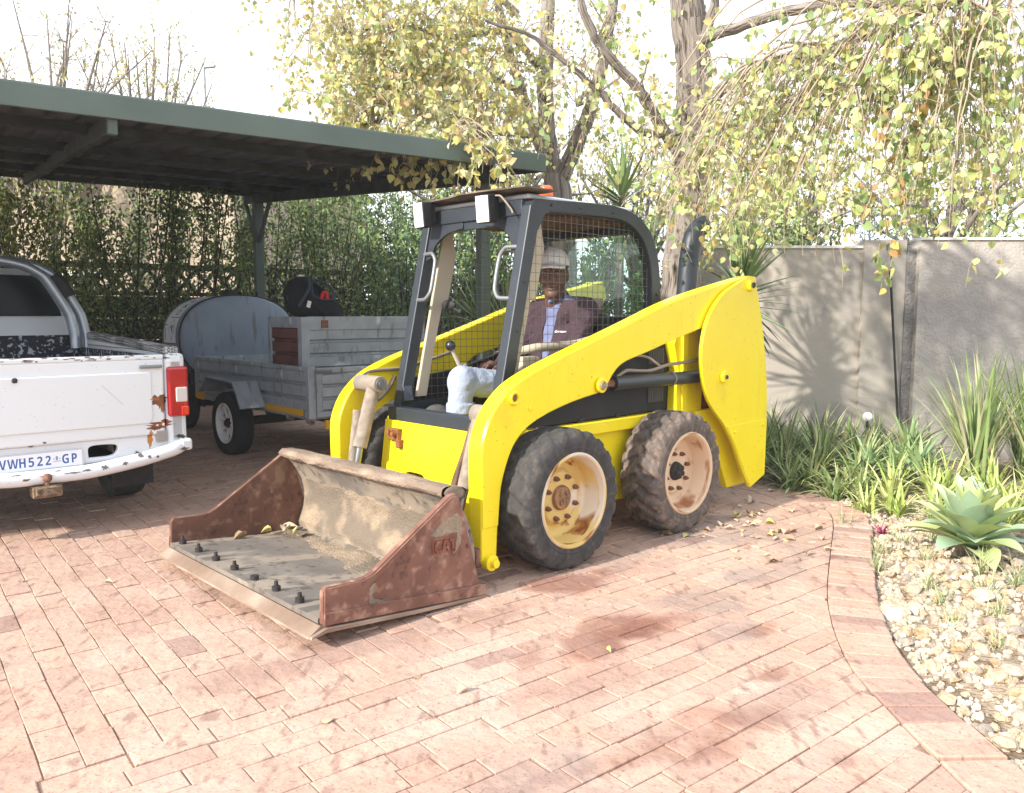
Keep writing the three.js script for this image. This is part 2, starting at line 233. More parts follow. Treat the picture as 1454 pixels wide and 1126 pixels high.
brickMap.wrapS = brickMap.wrapT = THREE.MirroredRepeatWrapping;
const brickBump = grain.clone(); brickBump.repeat.set(30, 30); brickBump.needsUpdate = true;
const tones = [[1, 1, 1], [1.03, 0.97, 0.95], [0.96, 0.93, 0.92], [0.9, 0.86, 0.86], [1.02, 1.0, 0.98], [0.98, 0.92, 0.89], [0.7, 0.64, 0.66], [0.95, 0.95, 0.95]].map(c => lin(...c));
const brickMats = tones.map(c => S({ map: brickMap, color: c, roughness: 0.93, bumpMap: brickBump, bumpScale: 0.006 }));
function brickGeo(poly, y0, y1, ch, tone) {                // prism with a chamfered rim; poly in (x, depth)
  const n = poly.length, cx = poly.reduce((s, p) => s + p[0], 0) / n, cy = poly.reduce((s, p) => s + p[1], 0) / n;
  const ins = poly.map(p => { const dx = cx - p[0], dy = cy - p[1], L = Math.hypot(dx, dy); return [p[0] + dx / L * ch * 1.35, p[1] + dy / L * ch * 1.35]; });
  const pos = [], uv = []; const tilt = [rr(-0.01, 0.01), rr(-0.01, 0.01)], T = p => y1 + (p[0] - cx) * tilt[0] + (p[1] - cy) * tilt[1];
  const pt = (p, y) => { pos.push(p[0], y, -p[1]); uv.push((p[0] - TX0) / TS, (p[1] - TD0) / TS); };
  for (let i = 1; i < n - 1; i++) { pt(ins[0], T(ins[0])); pt(ins[i], T(ins[i])); pt(ins[i + 1], T(ins[i + 1])); }
  for (let i = 0; i < n; i++) {
    const j = (i + 1) % n, a = poly[i], b = poly[j], A = ins[i], B = ins[j], ya = T(a) - ch * 0.8, yb = T(b) - ch * 0.8;
    pt(A, T(A)); pt(a, ya); pt(b, yb); pt(A, T(A)); pt(b, yb); pt(B, T(B));
    pt(a, ya); pt(a, y0); pt(b, y0); pt(a, ya); pt(b, y0); pt(b, yb);
  }
  const g = new THREE.BufferGeometry(); g.setAttribute('position', new THREE.Float32BufferAttribute(pos, 3)); g.setAttribute('uv', new THREE.Float32BufferAttribute(uv, 2)); g.computeVertexNormals();
  // faces wound for (x, depth) seen from above: make normals point up
  const nn = g.attributes.normal; if (nn.getY(0) < 0) { for (let i = 0; i < pos.length; i += 9) for (let k = 0; k < 3; k++) { const t = pos[i + 3 + k]; pos[i + 3 + k] = pos[i + 6 + k]; pos[i + 6 + k] = t; } for (let i = 0; i < uv.length; i += 6) for (let k = 0; k < 2; k++) { const t = uv[i + 2 + k]; uv[i + 2 + k] = uv[i + 4 + k]; uv[i + 4 + k] = t; } g.setAttribute('position', new THREE.Float32BufferAttribute(pos, 3)); g.setAttribute('uv', new THREE.Float32BufferAttribute(uv, 2)); g.computeVertexNormals(); }
  return { g, cx, cy, tone };
}
const bricks = [];
{
  const L = 0.245, Wd = 0.0975, L1 = 0.208, W1 = 0.1095, gap = 0.0035, Q0 = 2.64, P1 = 1.9;
  const add = (p0, p1, q0, q1) => {
    const jt = () => rr(-0.0025, 0.0025);
    let poly = [[p0, q0], [p1, q0], [p1, q1], [p0, q1]].map(([p, q]) => { p += jt(); q += jt(); return [p * BA[0] + q * BB[0], p * BA[1] + q * BB[1]]; });
    const cx = poly.reduce((s, p) => s + p[0], 0) / 4, cy = poly.reduce((s, p) => s + p[1], 0) / 4;
    if (cx < -13 || cy > 14.2 || cy < 0.9 || (cy < 2 && Math.abs(cx) > 2.5)) return;
    if (cx / Math.max(cy, 0.5) < -1.35) return;
    const e = edgeSide(cx, cy);
    if (e.d > 0.1) return;
    if (e.d > -0.16) {
      // cut the brick along the border line
      const out = [], f = p => edgeSide(p[0], p[1]).d - 0.002;
      for (let i = 0; i < poly.length; i++) { const a = poly[i], b = poly[(i + 1) % poly.length], fa = f(a), fb = f(b); if (fa <= 0) out.push(a); if ((fa < 0 && fb > 0) || (fa > 0 && fb < 0)) { const t = fa / (fa - fb); out.push([a[0] + (b[0] - a[0]) * t, a[1] + (b[1] - a[1]) * t]); } }
      poly = out; if (poly.length < 3) return;
      let ar = 0; for (let i = 0; i < poly.length; i++) { const a = poly[i], b = poly[(i + 1) % poly.length]; ar += a[0] * b[1] - b[0] * a[1]; } if (Math.abs(ar) < 0.003) return;
    }
    const nz = fbm(cx * 1.3 + 50, cy * 1.3 + 50, 4096, 3), r = rnd();
    const tone = r < 0.012 ? 6 : r < 0.16 ? 3 : r < 0.34 ? 2 : r < 0.5 ? (nz > 0.5 ? 7 : 5) : r < 0.75 ? 0 : r < 0.9 ? 4 : 1;
    bricks.push(brickGeo(poly, -0.045, rr(-0.004, 0.004), 0.003, tone));
  };
  for (let k = -60; k < 120; k++) {                         // courses that run along BA
    const q0 = k * (Wd + gap) + Q0; if (q0 > 16 || q0 < -8) continue;
    let p = -14 + (k % 2 ? 0.124 : 0) + rr(-0.03, 0.03);
    while (p < 14) { const len = rnd() < 0.04 ? L / 2 : L; const z1 = q0 > Q0 - 0.01; if (!z1 || p >= P1) add(p, p + len, q0, q0 + Wd); else if (p + len > P1 + 0.03) add(P1, p + len, q0, q0 + Wd); p += len + gap; }
  }
  for (let k = 0; k < 140; k++) {                           // courses that run along BB, behind the seam
    const p1 = P1 - gap - k * (W1 + gap); let q = Q0 + gap * 0.2, first = k % 2 ? L1 / 2 : L1; if (rnd() < 0.2) first = 0.15;
    while (q < 16) { add(p1 - W1, p1, q, q + first); q += first + gap; first = L1; }
  }
  // soldier course along the garden edge
  let acc = 0;
  for (let i = 1; i < edge.length - 1; i++) {
    const seg = edge[i].distanceTo(edge[i - 1]); acc += seg; if (acc < 0.112) continue; acc -= 0.112;
    const t = edge[i + 1].clone().sub(edge[i - 1]).normalize(), nx = -t.y, ny = t.x;
    const e = edgeSide(edge[i].x + nx * 0.05, edge[i].y + ny * 0.05).d > 0 ? 1 : -1;
    const c = edge[i], h = 0.052, l = 0.224 + rr(-0.008, 0.008), ix = c.x + nx * e * 0.006, iy = c.y + ny * e * 0.006, fan = 0.0;
    if (c.y < 0.6) continue;
    const poly = [[ix - t.x * h, iy - t.y * h], [ix + t.x * h, iy + t.y * h], [ix + t.x * (h + fan) + nx * e * l, iy + t.y * (h + fan) + ny * e * l], [ix - t.x * (h + fan) + nx * e * l, iy - t.y * (h + fan) + ny * e * l]];
    const r = rnd(); bricks.push(Object.assign(brickGeo(poly, -0.05, rr(0.002, 0.008), 0.006, r < 0.12 ? 6 : r < 0.3 ? 3 : r < 0.6 ? 5 : 0), { border: true }));
  }
}
{
  const pav = new THREE.Group(); pav.name = 'brick_paving'; struct(pav); scene.add(pav);
  const base = new THREE.Shape(); base.moveTo(-14, -2); for (const p of [...edge].reverse()) base.lineTo(p.x, p.y); base.lineTo(-14, 14.3); base.closePath();
  const bg = new THREE.ShapeGeometry(base); bg.rotateX(-Math.PI / 2); bg.translate(0, -0.006, 0);
  obj('joint_sand', planarUV(bg, (x, y, z) => [x, z]), S({ roughness: 1, map: tex(256, (u, v) => { const a = fbm(u * 10, v * 10, 10, 5), b = vn(u * 120, v * 120, 120); return mix3([0.46, 0.35, 0.29], [0.66, 0.54, 0.46], a * 0.5 + b * 0.5); }) }), pav);
  const vis = bricks.map((b, i) => { const D = b.cy, u = 727 + 1145 * b.cx / D, hid = (u > 240 && u < 1100 && D > 3.1 && D < 6.5 && (b.cx * 0.697 - (D - 5.2) * 0.717) < 0.9) ? 1 : 0; return [i, (u < -30 || u > 1480 || D < 2.1 || hid) ? 1e9 : D]; }).sort((a, b) => a[1] - b[1]);
  const solo = new Set(vis.slice(0, 298).map(v => v[0]));
  const rest = tones.map(() => []);
  bricks.forEach((b, i) => { if (solo.has(i)) obj('brick', [b.g], brickMats[b.tone], pav); else rest[b.tone].push(b.g); });
  const all = []; rest.forEach((l, k) => { for (const g of l) { const n = g.attributes.position.count, c = new Float32Array(n * 3); for (let i = 0; i < n; i++) { c[i * 3] = tones[k].r; c[i * 3 + 1] = tones[k].g; c[i * 3 + 2] = tones[k].b; } g.setAttribute('color', new THREE.BufferAttribute(c, 3)); all.push(g); } });
  stuff(obj('far_bricks', all, S({ map: brickMap, vertexColors: true, roughness: 0.93, bumpMap: brickBump, bumpScale: 0.006 }), pav));
}
function bedY(x, d) { const e = edgeSide(x, d).d; return -0.03 + sstep(0.22, 0.8, e) * 0.05 + (fbm(x * 2 + 40, d * 2 + 40, 4096, 4) - 0.5) * 0.06 * sstep(0.2, 0.6, e); }
{
  const nx = 110, nd = 120, pos = [], uv = [], idx = [];
  for (let j = 0; j <= nd; j++) for (let i = 0; i <= nx; i++) {
    const x = -3.4 + i / nx * 14, d = 0.3 + j / nd * 14.5, e = edgeSide(x, d).d;
    const y = e < 0.1 ? -0.1 : bedY(x, d); pos.push(x, y, -d); uv.push(x / 0.9, d / 0.9);
  }
  for (let j = 0; j < nd; j++) for (let i = 0; i < nx; i++) { const a = j * (nx + 1) + i, b = a + nx + 1; idx.push(a, a + 1, b, b, a + 1, b + 1); }
  const g = new THREE.BufferGeometry(); g.setAttribute('position', new THREE.Float32BufferAttribute(pos, 3)); g.setAttribute('uv', new THREE.Float32BufferAttribute(uv, 2)); g.setIndex(idx); g.computeVertexNormals();
  struct(obj('garden_bed', [g], M.soil));
}
// iso-surface of a distance function: MarchingCubes on a cube, normals from the field
function isoMesh(fn, c, half, res) {
  const mc = new MarchingCubes(res, new THREE.MeshBasicMaterial(), false, false, 400000); mc.isolation = 0;
  const p = new THREE.Vector3(), N = res, f = mc.field;
  const at3 = (i, j, k) => p.set(c.x + (i - N / 2) / (N / 2) * half, c.y + (j - N / 2) / (N / 2) * half, c.z + (k - N / 2) / (N / 2) * half), B = 4, far = 2 * half / N * B * 1.75 + 0.06;
  for (let k = 0; k < N; k += B) for (let j = 0; j < N; j += B) for (let i = 0; i < N; i += B) {      // skip blocks that lie well away from the surface
    const d0 = fn(at3(i + B / 2, j + B / 2, k + B / 2)), skip = Math.abs(d0) > far;
    for (let z = k; z < Math.min(N, k + B); z++) for (let y = j; y < Math.min(N, j + B); y++) for (let x = i; x < Math.min(N, i + B); x++) f[x + y * N + z * N * N] = skip ? -d0 : -fn(at3(x, y, z));
  }
  mc.update();
  const n = mc.count ?? mc.geometry.drawRange.count, pos = new Float32Array(n * 3), nor = new Float32Array(n * 3), uv = new Float32Array(n * 2), e = half / N;
  for (let i = 0; i < n; i++) {
    const x = c.x + mc.positionArray[i * 3] * half, y = c.y + mc.positionArray[i * 3 + 1] * half, z = c.z + mc.positionArray[i * 3 + 2] * half; pos.set([x, y, z], i * 3);
    const d = (a, b, g) => fn(p.set(x + a, y + b, z + g)); const nx = d(e, 0, 0) - d(-e, 0, 0), ny = d(0, e, 0) - d(0, -e, 0), nz = d(0, 0, e) - d(0, 0, -e), L = Math.hypot(nx, ny, nz) || 1; nor.set([nx / L, ny / L, nz / L], i * 3); uv.set([x * 2 + z, y * 2], i * 2);
  }
  const g = new THREE.BufferGeometry(); g.setAttribute('position', new THREE.BufferAttribute(pos, 3)); g.setAttribute('normal', new THREE.BufferAttribute(nor, 3)); g.setAttribute('uv', new THREE.BufferAttribute(uv, 2)); return g;
}
// ---------------------------------------------------------------- the yellow loader (x = forward, y = up, z < 0 = the side towards the camera)
const LPOS = [0.142, 0, -5.213], LTURN = -2.3708;
const font = await new FontLoader().loadAsync('fonts/droid/droid_sans_bold.typeface.json');
const loader = thing('skid_steer_loader', 'yellow skid steer loader with a dark caged cab and rusty bucket on the bricks', 'loader', LPOS, LTURN);
{
  const Lr = loader;
  // --- hull
  obj('chassis', [cubeUV(b2(-1.3, 0.78, 0.2, 0.70, -0.5, 0.5, 0.012)), cubeUV(b2(-0.95, 0.76, 0.655, 0.735, -0.56, -0.5, 0.01)), cubeUV(b2(-0.95, 0.76, 0.655, 0.735, 0.5, 0.56, 0.01)), cubeUV(b2(-0.4, 0.25, 0.30, 0.645, -0.508, -0.5))], M.yellow, Lr);
  const fp = plate([[-0.45, 0.2], [0.45, 0.2], [0.45, 0.73], [-0.45, 0.73]], 0, 0.022, 0.006, [cat([[-0.2, 0.405], [-0.19, 0.435], [-0.16, 0.443], [-0.06, 0.443], [-0.03, 0.435], [-0.02, 0.405], [-0.2, 0.405]], 24)]);
  fp.rotateY(Math.PI / 2);                                     // x -> -z, z -> x
  { const p = fp.attributes.position; for (let i = 0; i < p.count; i++) p.setX(i, p.getX(i) + 0.9 - (p.getY(i) - 0.2) * 0.13); fp.computeVertexNormals(); }
  const panel = obj('front_panel', [cubeUV(fp)], M.yellow, Lr);
  obj('tow_hook', [tube([V(0.88, 0.4, 0.05), V(0.9, 0.425, 0.1), V(0.88, 0.4, 0.15)], 0.012)], M.iron, panel);
  obj('latch_bracket', [bx(0.05, 0.075, 0.1, 0.87, 0.65, 0.315, 0.008), bx(0.04, 0.05, 0.04, 0.885, 0.6, 0.26, 0.006), rod(V(0.87, 0.66, 0.29), V(0.925, 0.66, 0.29), 0.016), rod(V(0.87, 0.665, 0.34), V(0.92, 0.665, 0.34), 0.018)], S({ color: 0xb5713c, roughness: 0.75, map: grain }), Lr);
  // side covers, grille, engine bay
  for (const s of [-1, 1]) {
    const nm = obj('side_cover', [cubeUV(plate(cat([[0.72, 0.745], [0.66, 0.95], [0.3, 1.0], [0.0, 1.06], [-0.25, 1.13], [-0.47, 1.2]], 14).concat([[-0.47, 0.95], [-0.5, 0.745]]), s * 0.5, s * 0.535, 0.004))], M.dark, Lr);
    for (const hx of [0.15, -0.2]) obj('hinge', [bx(0.05, 0.02, 0.01, hx, 0.752, s * 0.537)], M.iron, nm);
    const gr = [bx(0.26, 0.46, 0.012, -0.63, 0.975, s * 0.502)]; const sl = [];
    for (let r = 0; r < 3; r++) for (let k = 0; k < 9; k++) sl.push(bx(0.009, 0.1, 0.008, -0.545 - k * 0.019, 0.85 + r * 0.125, s * 0.512, 0.003));
    const gm = obj('grille', gr, M.dark, Lr); obj('louvres', sl, S({ color: 0x6a6764, roughness: 0.7 }), gm);
    obj('tower_post', [cubeUV(plate([[-0.76, 0.7], [-1.06, 0.7], [-1.1, 1.45], [-0.86, 1.4], [-0.72, 1.18], [-0.78, 1.0]], s * 0.5, s * 0.58, 0.006)), cubeUV(b2(-0.86, -0.8, 0.7, 1.35, s * 0.56, s * 0.60, 0.006))], M.yellow, Lr);
    obj('rust_plate', [cubeUV(b2(-1.3, -0.9, 0.5, 1.5, s * 0.5, s * 0.553, 0.004))], S({ map: M.rust.map, color: 0xffb08a, roughness: 0.9 }), Lr);
    obj('rear_fender', [cubeUV(plate([[-0.92, 0.72], [-1.32, 0.72], [-1.56, 0.55], [-1.6, 0.13], [-1.36, 0.13], [-1.22, 0.4], [-1.0, 0.6]], s * 0.57, s * 0.62, 0.005))], M.yellow, Lr);
  }
  obj('engine_hood', [cubeUV(b2(-1.5, -0.72, 0.7, 1.36, -0.49, 0.49, 0.03)), cubeUV(b2(-1.52, -1.3, 0.2, 0.7, -0.48, 0.48, 0.02))], M.dark, Lr);
  obj('exhaust_pipe', [tube([V(-1.4, 1.3, -0.2), V(-1.41, 1.5, -0.2), V(-1.44, 1.78, -0.2), V(-1.48, 1.93, -0.2), V(-1.55, 2.01, -0.2), V(-1.62, 2.04, -0.2)], 0.07, 40, 24), new THREE.TorusGeometry(0.068, 0.008, 8, 24).rotateY(Math.PI / 2 - 0.3).translate(-1.62, 2.04, -0.2)], M.black, Lr);
  // --- loader arms
  const armTop = cat([[1.092, 0.62], [1.088, 0.72], [1.058, 0.81], [1.01, 0.89], [0.93, 0.968], [0.837, 1.028], [0.708, 1.08], [0.546, 1.133], [0.194, 1.239], [-0.128, 1.336], [-0.483, 1.444], [-0.876, 1.535], [-1.43, 1.64]], 46);
  const armBot = cat([[-1.2, 1.36], [-0.886, 1.287], [-0.567, 1.215], [-0.273, 1.144], [-0.06, 1.095], [0.03, 1.05], [0.095, 0.985], [0.15, 0.935], [0.235, 0.918], [0.312, 0.907], [0.45, 0.882], [0.626, 0.838], [0.735, 0.8], [0.812, 0.755], [0.868, 0.7], [0.908, 0.632], [0.945, 0.54], [0.963, 0.46], [0.976, 0.32]], 50);
  const armPts = [[1.09, 0.135], ...armTop, [-1.47, 1.5], ...armBot, [0.985, 0.15], [1.0, 0.11], [1.04, 0.085], [1.08, 0.1]];
  const cast = [[1.086, 0.3], ...armTop.filter(p => p[0] > 0.44).map(p => [p[0] - 0.003, p[1] - 0.004]), ...cat([[0.46, 1.152], [0.53, 1.09], [0.585, 1.0], [0.612, 0.9], [0.618, 0.846]], 14), ...armBot.filter(p => p[0] > 0.64).map(p => [p[0] + 0.003, p[1] + 0.003]), [0.98, 0.3]];
  for (const s of [-1, 1]) {
    const a = obj('loader_arm', [cubeUV(plate(armPts, s * 0.6, s * 0.7, 0.009))], M.yellow, Lr);
    obj('cast_plate', [cubeUV(plate(cast, s * 0.7 - s * 0.004, s * 0.706, 0.004))], M.yellow, a);
    const ring = (x, y, r, ri, t) => { const g = lathe([[ri, 0], [r, 0], [r, t - 0.004], [r - 0.005, t], [ri + 0.004, t], [ri, t - 0.004], [ri, 0]], 24); g.rotateX(s * Math.PI / 2); return g.translate(x, y, s * 0.704); };
    obj('pin_boss', [ring(0.873, 0.947, 0.037, 0.02, 0.02)], M.yellow, a); obj('pin', [disc(0.873, 0.947, s * 0.69, s * 0.712, 0.021)], M.rust, a);
    obj('pin_boss', [ring(0.184, 0.97, 0.043, 0.022, 0.024)], M.yellow, a); obj('bolt', [hexa(0.184, 0.97, s * 0.722, 0.026, 0.03)], M.dirtyGrey, a);
    obj('pin_boss', [disc(1.045, 0.125, s * 0.69, s * 0.735, 0.042), disc(1.045, 0.125, s * 0.73, s * 0.765, 0.022)], M.yellow, a);
    obj('plug', [disc(0.75, 0.885, s * 0.7, s * 0.712, 0.017)], M.yellow, a);
    // rear link plate
    const rp = [[-1.468, 1.632], ...cat([[-1.468, 1.6], [-1.56, 1.36], [-1.63, 1.102], [-1.672, 0.85], [-1.683, 0.584], [-1.672, 0.2]], 16), [-1.48, 0.134], [-1.462, 0.14], ...cat([[-1.40, 0.215], [-1.332, 0.316], [-1.229, 0.478], [-1.1, 0.625], [-0.98, 0.725], [-0.89, 0.82], [-0.825, 0.96], [-0.805, 1.128], [-0.84, 1.28], [-0.918, 1.402], [-1.05, 1.51], [-1.2, 1.575], [-1.38, 1.638]], 40)];
    const r = obj('rear_plate', [cubeUV(plate(rp, s * 0.712, s * 0.738, 0.004))], M.yellow, Lr);
    for (const [px, py] of [[-1.385, 1.574], [-1.069, 0.953]]) obj('pin_boss', [disc(px, py, s * 0.735, s * 0.765, 0.041)], M.yellow, r);
    obj('bolt', [hexa(-1.385, 1.574, s * 0.765, 0.02, 0.02)], M.iron, r); obj('bolt', [hexa(-1.069, 0.953, s * 0.768, 0.014, 0.012)], M.iron, r);
    obj('lower_flap', [cubeUV(plate([[-1.678, 0.61], [-1.668, 0.205], [-1.48, 0.142], [-1.405, 0.225], [-1.235, 0.485], [-1.13, 0.61]], s * 0.737, s * 0.743, 0.002)), disc(-1.62, 0.575, s * 0.74, s * 0.75, 0.012), disc(-1.24, 0.56, s * 0.74, s * 0.75, 0.012), disc(-1.62, 0.25, s * 0.74, s * 0.747, 0.006, 8, 0.001)], M.yellow, r);
    // lift ram
    const ram = obj('lift_ram', [rod(V(-1.07, 0.955, s * 0.63), V(-0.04, 0.965, s * 0.63), 0.042, 0.042, 24), rod(V(-0.04, 0.965, s * 0.63), V(-0.02, 0.965, s * 0.63), 0.046, 0.046, 24)], M.darkSteel, Lr);
    obj('ram_rod', [rod(V(-0.03, 0.965, s * 0.63), V(0.18, 0.97, s * 0.63), 0.022, 0.022, 16)], M.rust, ram);
    obj('clamp', [new THREE.TorusGeometry(0.043, 0.007, 8, 24).rotateY(Math.PI / 2).translate(-0.62, 0.96, s * 0.63)], M.dirtyGrey, ram);
    obj('hydraulic_hose', [tube([V(-0.06, 1.0, s * 0.63), V(-0.2, 1.03, s * 0.6), V(-0.4, 1.02, s * 0.62), V(-0.6, 1.05, s * 0.62), V(-0.95, 1.08, s * 0.62), V(-0.98, 1.3, s * 0.6), V(-0.97, 1.5, s * 0.6)], 0.011, 50), tube([V(-0.1, 1.05, s * 0.57), V(-0.25, 1.12, s * 0.56), V(-0.45, 1.1, s * 0.57), V(-0.55, 1.04, s * 0.6)], 0.009, 30)], M.dirtyGrey, Lr);
    // tilt ram, its hose and the line along the inside of the arm
    const zt = s < 0 ? -0.54 : 0.42, dy = s < 0 ? -0.1 : 0, in_ = s < 0 ? -0.06 : 0;
    const tr = obj('tilt_ram', [rod(V(0.95, 0.95 + dy, zt), V(1.06, 0.58 + dy, zt), 0.042, 0.042, 18), disc(0.95, 0.955 + dy, zt - 0.07, zt + (s < 0 ? 0.04 : 0.16), 0.05, 20)], M.dirtyGrey, Lr);
    obj('ram_rod', [rod(V(1.06, 0.58 + dy, zt), V(1.12, 0.3, zt), 0.022, 0.022, 14)], M.steel, tr); obj('bolt', [hexa(0.95, 0.955 + dy, s < 0 ? zt + 0.045 : zt - 0.078, 0.022, 0.014), disc(0.95, 0.955 + dy, s < 0 ? zt + 0.04 : zt - 0.075, s < 0 ? zt + 0.036 : zt - 0.068, 0.036)], M.steel, tr);
    obj('hydraulic_hose', [tube([V(0.95, 0.9 + dy, zt + 0.06), V(1.0, 0.75 + dy, zt + 0.07), V(1.08, 0.5, zt + 0.06), V(1.1, 0.36, zt + 0.05)], 0.018, 30)], S({ color: 0x8a6a50, roughness: 0.9, map: grain }), Lr);
    if (s > 0) { obj('feed_pipe', [rod(V(1.04, 0.8, 0.47), V(1.1, 0.42, 0.46), 0.026, 0.026, 14)], M.dirtyGrey, Lr); obj('hydraulic_line', [tube([V(0.97, 0.98, 0.56), V(0.86, 1.02, 0.585), V(0.6, 1.03, 0.588), V(0.2, 1.12, 0.588)], 0.01, 30)], M.dirtyGrey, Lr); obj('hydraulic_line', [tube([V(0.93, 0.9, 0.5), V(0.84, 0.84, 0.55), V(0.74, 0.9, 0.575), V(0.68, 0.98, 0.585)], 0.014, 30)], M.dirtyGrey, Lr); }
  }
  obj('coupler', [cubeUV(b2(1.1, 1.19, 0.1, 0.44, -0.56, 0.56, 0.012)), cubeUV(b2(1.02, 1.12, 0.1, 0.2, -0.69, 0.69, 0.012)), cubeUV(b2(1.16, 1.24, 0.4, 0.47, -0.5, 0.5, 0.01))], M.rust, Lr);
  // --- bucket
  const fl = F => 0.013 + (F - 1.17) * 0.1;                   // the floor rises towards the lip
  const bk = part('bucket', Lr);
  const sp = [[2.06, 0.102], [2.056, 0.235], [2.04, 0.257], [1.9, 0.25], [1.845, 0.253], [1.8, 0.272], [1.375, 0.537], [1.345, 0.54], [1.31, 0.5], [1.19, 0.06], [1.17, 0.016]];
  for (const s of [-1, 1]) {
    const sidep = obj('side_plate', [cubeUV(plate(sp, s * 0.772, s * 0.8, 0.005)), cubeUV(plate([[2.06, 0.098], [2.055, 0.15], [1.82, 0.13], [1.165, 0.066], [1.165, 0.012]], s * 0.8, s * 0.814, 0.004)), cubeUV(plate([[2.055, 0.1], [2.05, 0.25], [1.86, 0.245], [1.80, 0.262], [1.372, 0.53], [1.346, 0.528], [1.358, 0.5], [1.775, 0.245], [1.83, 0.215], [1.835, 0.13], [1.835, 0.1]], s * 0.8, s * 0.808, 0.003))], s < 0 ? M.rust : M.rustDark, bk);
    if (s < 0) {
      const t = new TextGeometry('CAT', { font, size: 0.052, depth: 0.006, curveSegments: 3, bevelEnabled: true, bevelSize: 0.0015, bevelThickness: 0.0015, bevelSegments: 1 });
      t.computeBoundingBox(); t.translate(-t.boundingBox.max.x / 2, -0.026, 0); t.rotateY(Math.PI); t.rotateZ(0); t.translate(1.412, 0.306, -0.803);
      const fr = plate([[1.35, 0.268], [1.485, 0.276], [1.487, 0.347], [1.352, 0.34]], -0.808, -0.8, 0.002, [[[1.356, 0.274], [1.478, 0.281], [1.48, 0.341], [1.358, 0.334]]]);
      obj('emblem', [cubeUV(t), cubeUV(fr)], S({ map: M.rust.map, color: 0xffd8c8, roughness: 0.85 }), sidep);
      const pch = cat([[1.33, 0.36], [1.345, 0.30], [1.36, 0.262], [1.336, 0.27], [1.312, 0.33], [1.305, 0.38], [1.33, 0.44], [1.40, 0.43], [1.49, 0.37], [1.46, 0.352], [1.40, 0.356], [1.33, 0.36]], 40); for (const p of pch) { p[0] += rr(-0.006, 0.006); p[1] += rr(-0.005, 0.005); }
      obj('dried_mud', [cubeUV(plate(pch, -0.803, -0.799, 0.001)), cubeUV(plate(cat([[1.80, 0.22], [1.815, 0.16], [1.76, 0.13], [1.70, 0.118], [1.78, 0.118], [1.835, 0.13], [1.832, 0.2], [1.80, 0.22]], 30).map(p => [p[0] + rr(-0.005, 0.005), p[1] + rr(-0.004, 0.004)]), -0.804, -0.799, 0.001))], M.sand, sidep);
    }
  }
  const sheet = (pts, t, mat, nm) => { const out = pts.map(p => p.slice()), back = pts.map((p, i) => { const a = pts[Math.max(0, i - 1)], b = pts[Math.min(pts.length - 1, i + 1)], dx = b[0] - a[0], dy = b[1] - a[1], L = Math.hypot(dx, dy); return [p[0] - dy / L * t, p[1] + dx / L * t]; }).reverse(); return obj(nm, [cubeUV(plate([...out, ...back], -0.772, 0.772, 0))], mat, bk); };
  sheet([[2.066, fl(2.066) - 0.002], [2.0, fl(2.0)], [1.6, fl(1.6)], [1.2, fl(1.2)]], -0.022, M.steelDirt, 'floor_plate');
  sheet(cat([[1.36, 0.04], [1.27, 0.06], [1.215, 0.12], [1.2, 0.21], [1.225, 0.34], [1.29, 0.47], [1.36, 0.545]], 20), -0.02, M.steelDirt, 'back_plate');
  { const nz = 90, na = 20, pos = [], uv = [], idx = []; for (let i = 0; i <= nz; i++) for (let k = 0; k <= na; k++) { const z = mix(-0.772, 0.772, i / nz), a = k / na * Math.PI * 2, n = (fbm(z * 9 + 30, Math.cos(a) * 2 + Math.sin(a) + 30, 4096, 4) - 0.5) * 0.03, cx = Math.sign(Math.cos(a)) * Math.abs(Math.cos(a)) ** 0.7 * (0.072 + n), cy = Math.sign(Math.sin(a)) * Math.abs(Math.sin(a)) ** 0.7 * (0.029 + n * 0.6), t = 0.12; pos.push(1.325 + cx * Math.cos(t) - cy * Math.sin(t), 0.535 + cx * Math.sin(t) + cy * Math.cos(t), z); uv.push(z * 1.3, k / na * 0.4); }
    for (let i = 0; i < nz; i++) for (let k = 0; k < na; k++) { const a = i * (na + 1) + k, b = a + na + 1; idx.push(a, a + 1, b, a + 1, b + 1, b); }
    const g = new THREE.BufferGeometry(); g.setAttribute('position', new THREE.Float32BufferAttribute(pos, 3)); g.setAttribute('uv', new THREE.Float32BufferAttribute(uv, 2)); g.setIndex(idx); g.computeVertexNormals();
    const endc = s => { const q = new THREE.SphereGeometry(1, 20, 10); q.scale(0.064, 0.033, 0.012); q.rotateZ(0.12); return clean(q.translate(1.325, 0.535, s * 0.772)); }; obj('top_bar', [g, endc(-1), endc(1)], S({ map: M.dirtyGrey.map, color: 0xfff2ea, roughness: 0.95, bumpMap: fine, bumpScale: 0.006 }), bk); }
  obj('cutting_edge', [cubeUV(plate([[2.128, 0.058], [2.124, 0.066], [2.072, 0.1], [2.06, 0.096], [1.93, 0.07], [1.93, 0.055], [2.06, 0.062]], -0.80, 0.79, 0.002)), cubeUV(plate([[2.125, 0.06], [2.12, 0.069], [2.05, 0.09], [1.6, 0.048], [1.17, 0.012], [1.17, 0.0], [1.6, 0.03], [2.05, 0.07]], -0.82, -0.80, 0.002))], M.edge, bk);
  for (let k = 0; k < 8; k++) { const z = 0.72 - k * 0.2105; obj('bolt', [hexa(2.018, 0.13, z, 0.02, 0.022, 'y'), rod(V(2.018, 0.134, z), V(2.018, 0.134 + (k === 4 ? 0.008 : 0.03), z), 0.011, 0.009, 8)], M.iron, bk); }
